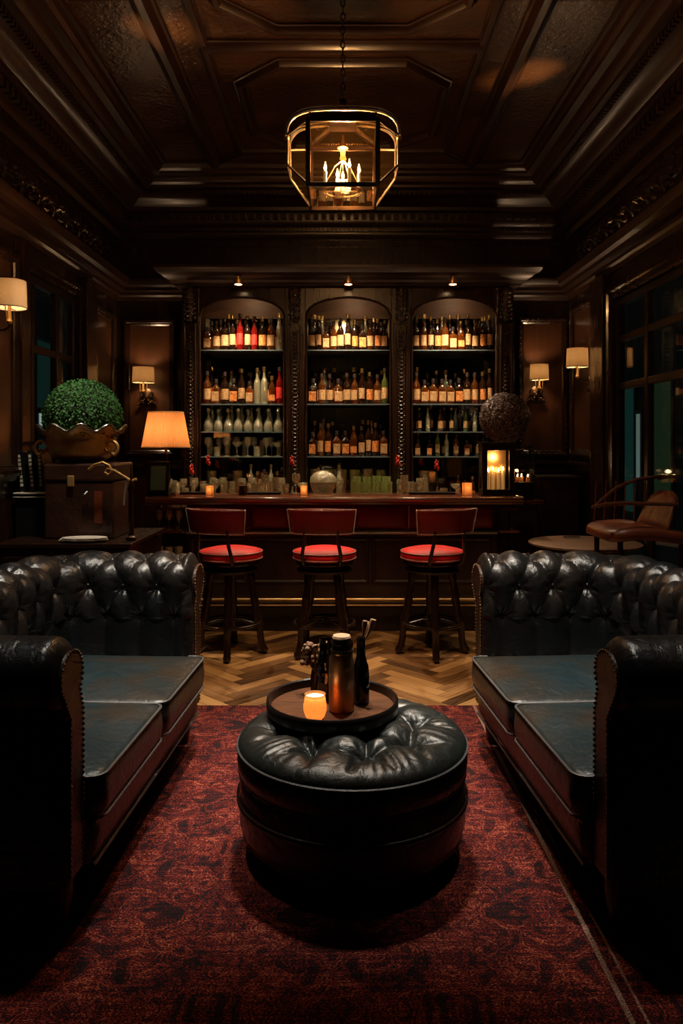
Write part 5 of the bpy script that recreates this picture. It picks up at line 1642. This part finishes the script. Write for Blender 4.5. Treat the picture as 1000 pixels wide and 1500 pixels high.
# seat
m = MB(); rows = []
x0, x1, y0, y1 = -.295, .20, -.26, .28
zs = PZ(784, 4.55)
sl = densify(rloop(x0, x1, y0, y1, .10), .03)
lay = []
for f, z in ((.90, zs-.045), (1.0, zs-.035), (1.02, zs-.015), (1.0, zs+.012), (.93, zs+.03), (.7, zs+.04), (.4, zs+.043), (.02, zs+.044)):
    lay.append([((x0+x1)/2+(x-(x0+x1)/2)*f, (y0+y1)/2+(y-(y0+y1)/2)*f, z+(.018*math.sin((x+.3)*8))) for x, y in sl])
m.grid(lay, True); m.build('seat', M['leather_brown'], T, smooth=60)
# back
m = MB(); lay = []
for i in range(13):
    u = i/12; z = zs+.02+u*.235
    th = .035*math.sqrt(max(0.02, 1-(2*u-1)**4)); xo = .10+.10*u-.02*u**4
    hw_ = .24*(1-.30*u**2-.45*u**8)
    row = []
    for k in range(28):
        a = 2*PI*k/28
        row.append((xo+th*math.cos(a)+.05*math.sin(a)**2*-1, .01+hw_*math.sin(a), z))
    lay.append(row)
m.grid(lay, True); n = len(lay)*28
m.f.append(tuple(range(28))); m.f.append(tuple(range(n-28, n)))
m.build('backrest', M['leather_brown'], T, smooth=60)
MB().tube([ap(866, 743, 4.5), ap(885, 739, 4.5), ap(915, 737, 4.5), ap(945, 738, 4.5), (.13, -.2, ap(0, 740, 4.5)[2])], [.009, .012, .013, .012, .012], 8).build('arm_rail', M['wood_bar'], T)
MB().tube([ap(868, 743, 4.5), ap(885, 728, 4.6), ap(903, 714, 4.75), ap(930, 703, 4.85), ap(965, 698, 4.95), ap(1000, 697, 5.0), (.18, .2, ap(0, 700, 5.0)[2])], [.006, .008, .012, .013, .013, .012, .012], 8).build('arm_rail', M['wood_bar'], T)
for k in range(6):
    x = -.24+.065*k
    MB().tube([(x, .22, zs-.01), (x+.01, .20, PZ(704, 4.95))], .0045, 6).build('spindle', M['wood_bar'], T)
for fx, fy in ((-.22, -.2), (-.22, .22), (.15, -.2), (.15, .22)):
    MB().tube([(fx, fy, zs-.03), (fx*1.0, fy, zs*.5), (fx*1.05, fy*1.05, 0.0)], [.018, .016, .012], 8).build('leg', M['wood_black'], T)
MB().tube([(-.21, -.2, zs*.35), (-.21, .22, zs*.35), (.14, .22, zs*.35), (.14, -.2, zs*.35)], .010, 8, True).build('footrest', M['wood'], T)

# ------------------------------------------------------------------ added ceiling downlights, out of view, to brighten the room
KEY = [(-.30, 3.62), (.30, 3.62), (-1.25, 4.0), (1.25, 4.0), (-.55, 4.05), (.55, 4.05), (-.95, 2.55), (.95, 2.55)]
for k, (x, y) in enumerate(KEY):
    t = thing('ceiling_downlight', ['recessed ceiling downlight above the left sofa side of the ottoman', 'recessed ceiling downlight above the right sofa side of the ottoman', 'recessed ceiling downlight near the left wall, aimed at the green topiary', 'recessed ceiling downlight near the right wall, aimed at the round table', 'recessed ceiling downlight left of the hanging lantern, aimed at the bar stools', 'recessed ceiling downlight right of the hanging lantern, aimed at the bar stools', 'recessed ceiling downlight above the left sofa', 'recessed ceiling downlight above the right sofa'][k], 'ceiling light', (x, y, ZC), 0, 'recessed ceiling downlights')
    MB().lathe([(.05, .0), (.06, -.004), (.055, -.012), (.045, -.012), (.042, -.002)], 28, caps=False).build('ring', M['brass'], t, smooth=40)
    MB().lathe([(.001, -.003), (.042, -.003), (.042, -.006), (.001, -.006)], 24).build('lens', emit_mat('lens', (1, .9, .75), 6), t, smooth=40)
    light('downlight', 'SPOT', (x, y, ZC-.03), (590, 590, 260, 70, 170, 170, 400, 400)[k], (1, .72, .44) if k in (4, 5) else (1, .90, .76), .09, to=[(-.40, 3.35, 0), (.40, 3.35, 0), (-1.75, 4.8, 1.3), (1.75, 5.1, .7), (-.5, 5.05, 0), (.5, 5.05, 0), (-1.5, 3.05, .6), (1.5, 3.05, .6)][k], spot=(41, 41, 34, 40, 46, 46, 53, 53)[k], blend=1)

# added unseen uplighters on the wall cornice, put in for pools on the ceiling
for k, (x, y, tx_, ty_) in enumerate(((-2.06, 4.30, -1.06, 4.46), (2.06, 4.42, 1.22, 5.02))):
    t = thing('cornice_uplighter', ['small brass uplighter on the left wall cornice, lighting the ceiling', 'small brass uplighter on the right wall cornice, lighting the ceiling'][k], 'uplighter', (x, y, 3.031), 0, 'uplighters on the wall cornice')
    MB().lathe([(.03, 0), (.03, .01), (.012, .014), (.012, .03), (.032, .036), (.036, .09), (.032, .09), (.028, .045), (.001, .045)], 20).build('housing', M['brass'], t, smooth=40)
    MB().lathe([(.001, .05), (.026, .05), (.026, .056), (.001, .056)], 18).build('lens', M['bulb'], t, smooth=40)
    light('uplight', 'SPOT', (x*.985, y, 3.13), (260, 330)[k], (1, .62, .28), .02, to=(tx_, ty_, ZC), spot=19, blend=1)

# ------------------------------------------------------------------ world + colour
w = bpy.data.worlds.new('night'); sc.world = w; w.use_nodes = True
w.node_tree.nodes['Background'].inputs[0].default_value = (.02, .034, .034, 1)
w.node_tree.nodes['Background'].inputs[1].default_value = .8
sc.view_settings.view_transform = 'Standard'; sc.view_settings.look = 'None'
sc.view_settings.gamma = 1; sc.view_settings.exposure = 0; sc.view_settings.use_curve_mapping = False
sc.cycles.use_denoising = True
sc.cycles.max_bounces = 8; sc.cycles.diffuse_bounces = 3; sc.cycles.glossy_bounces = 4; sc.cycles.transparent_max_bounces = 24; sc.cycles.transmission_bounces = 6
sc.cycles.caustics_reflective = False; sc.cycles.caustics_refractive = False
sc.cycles.sample_clamp_indirect = 3
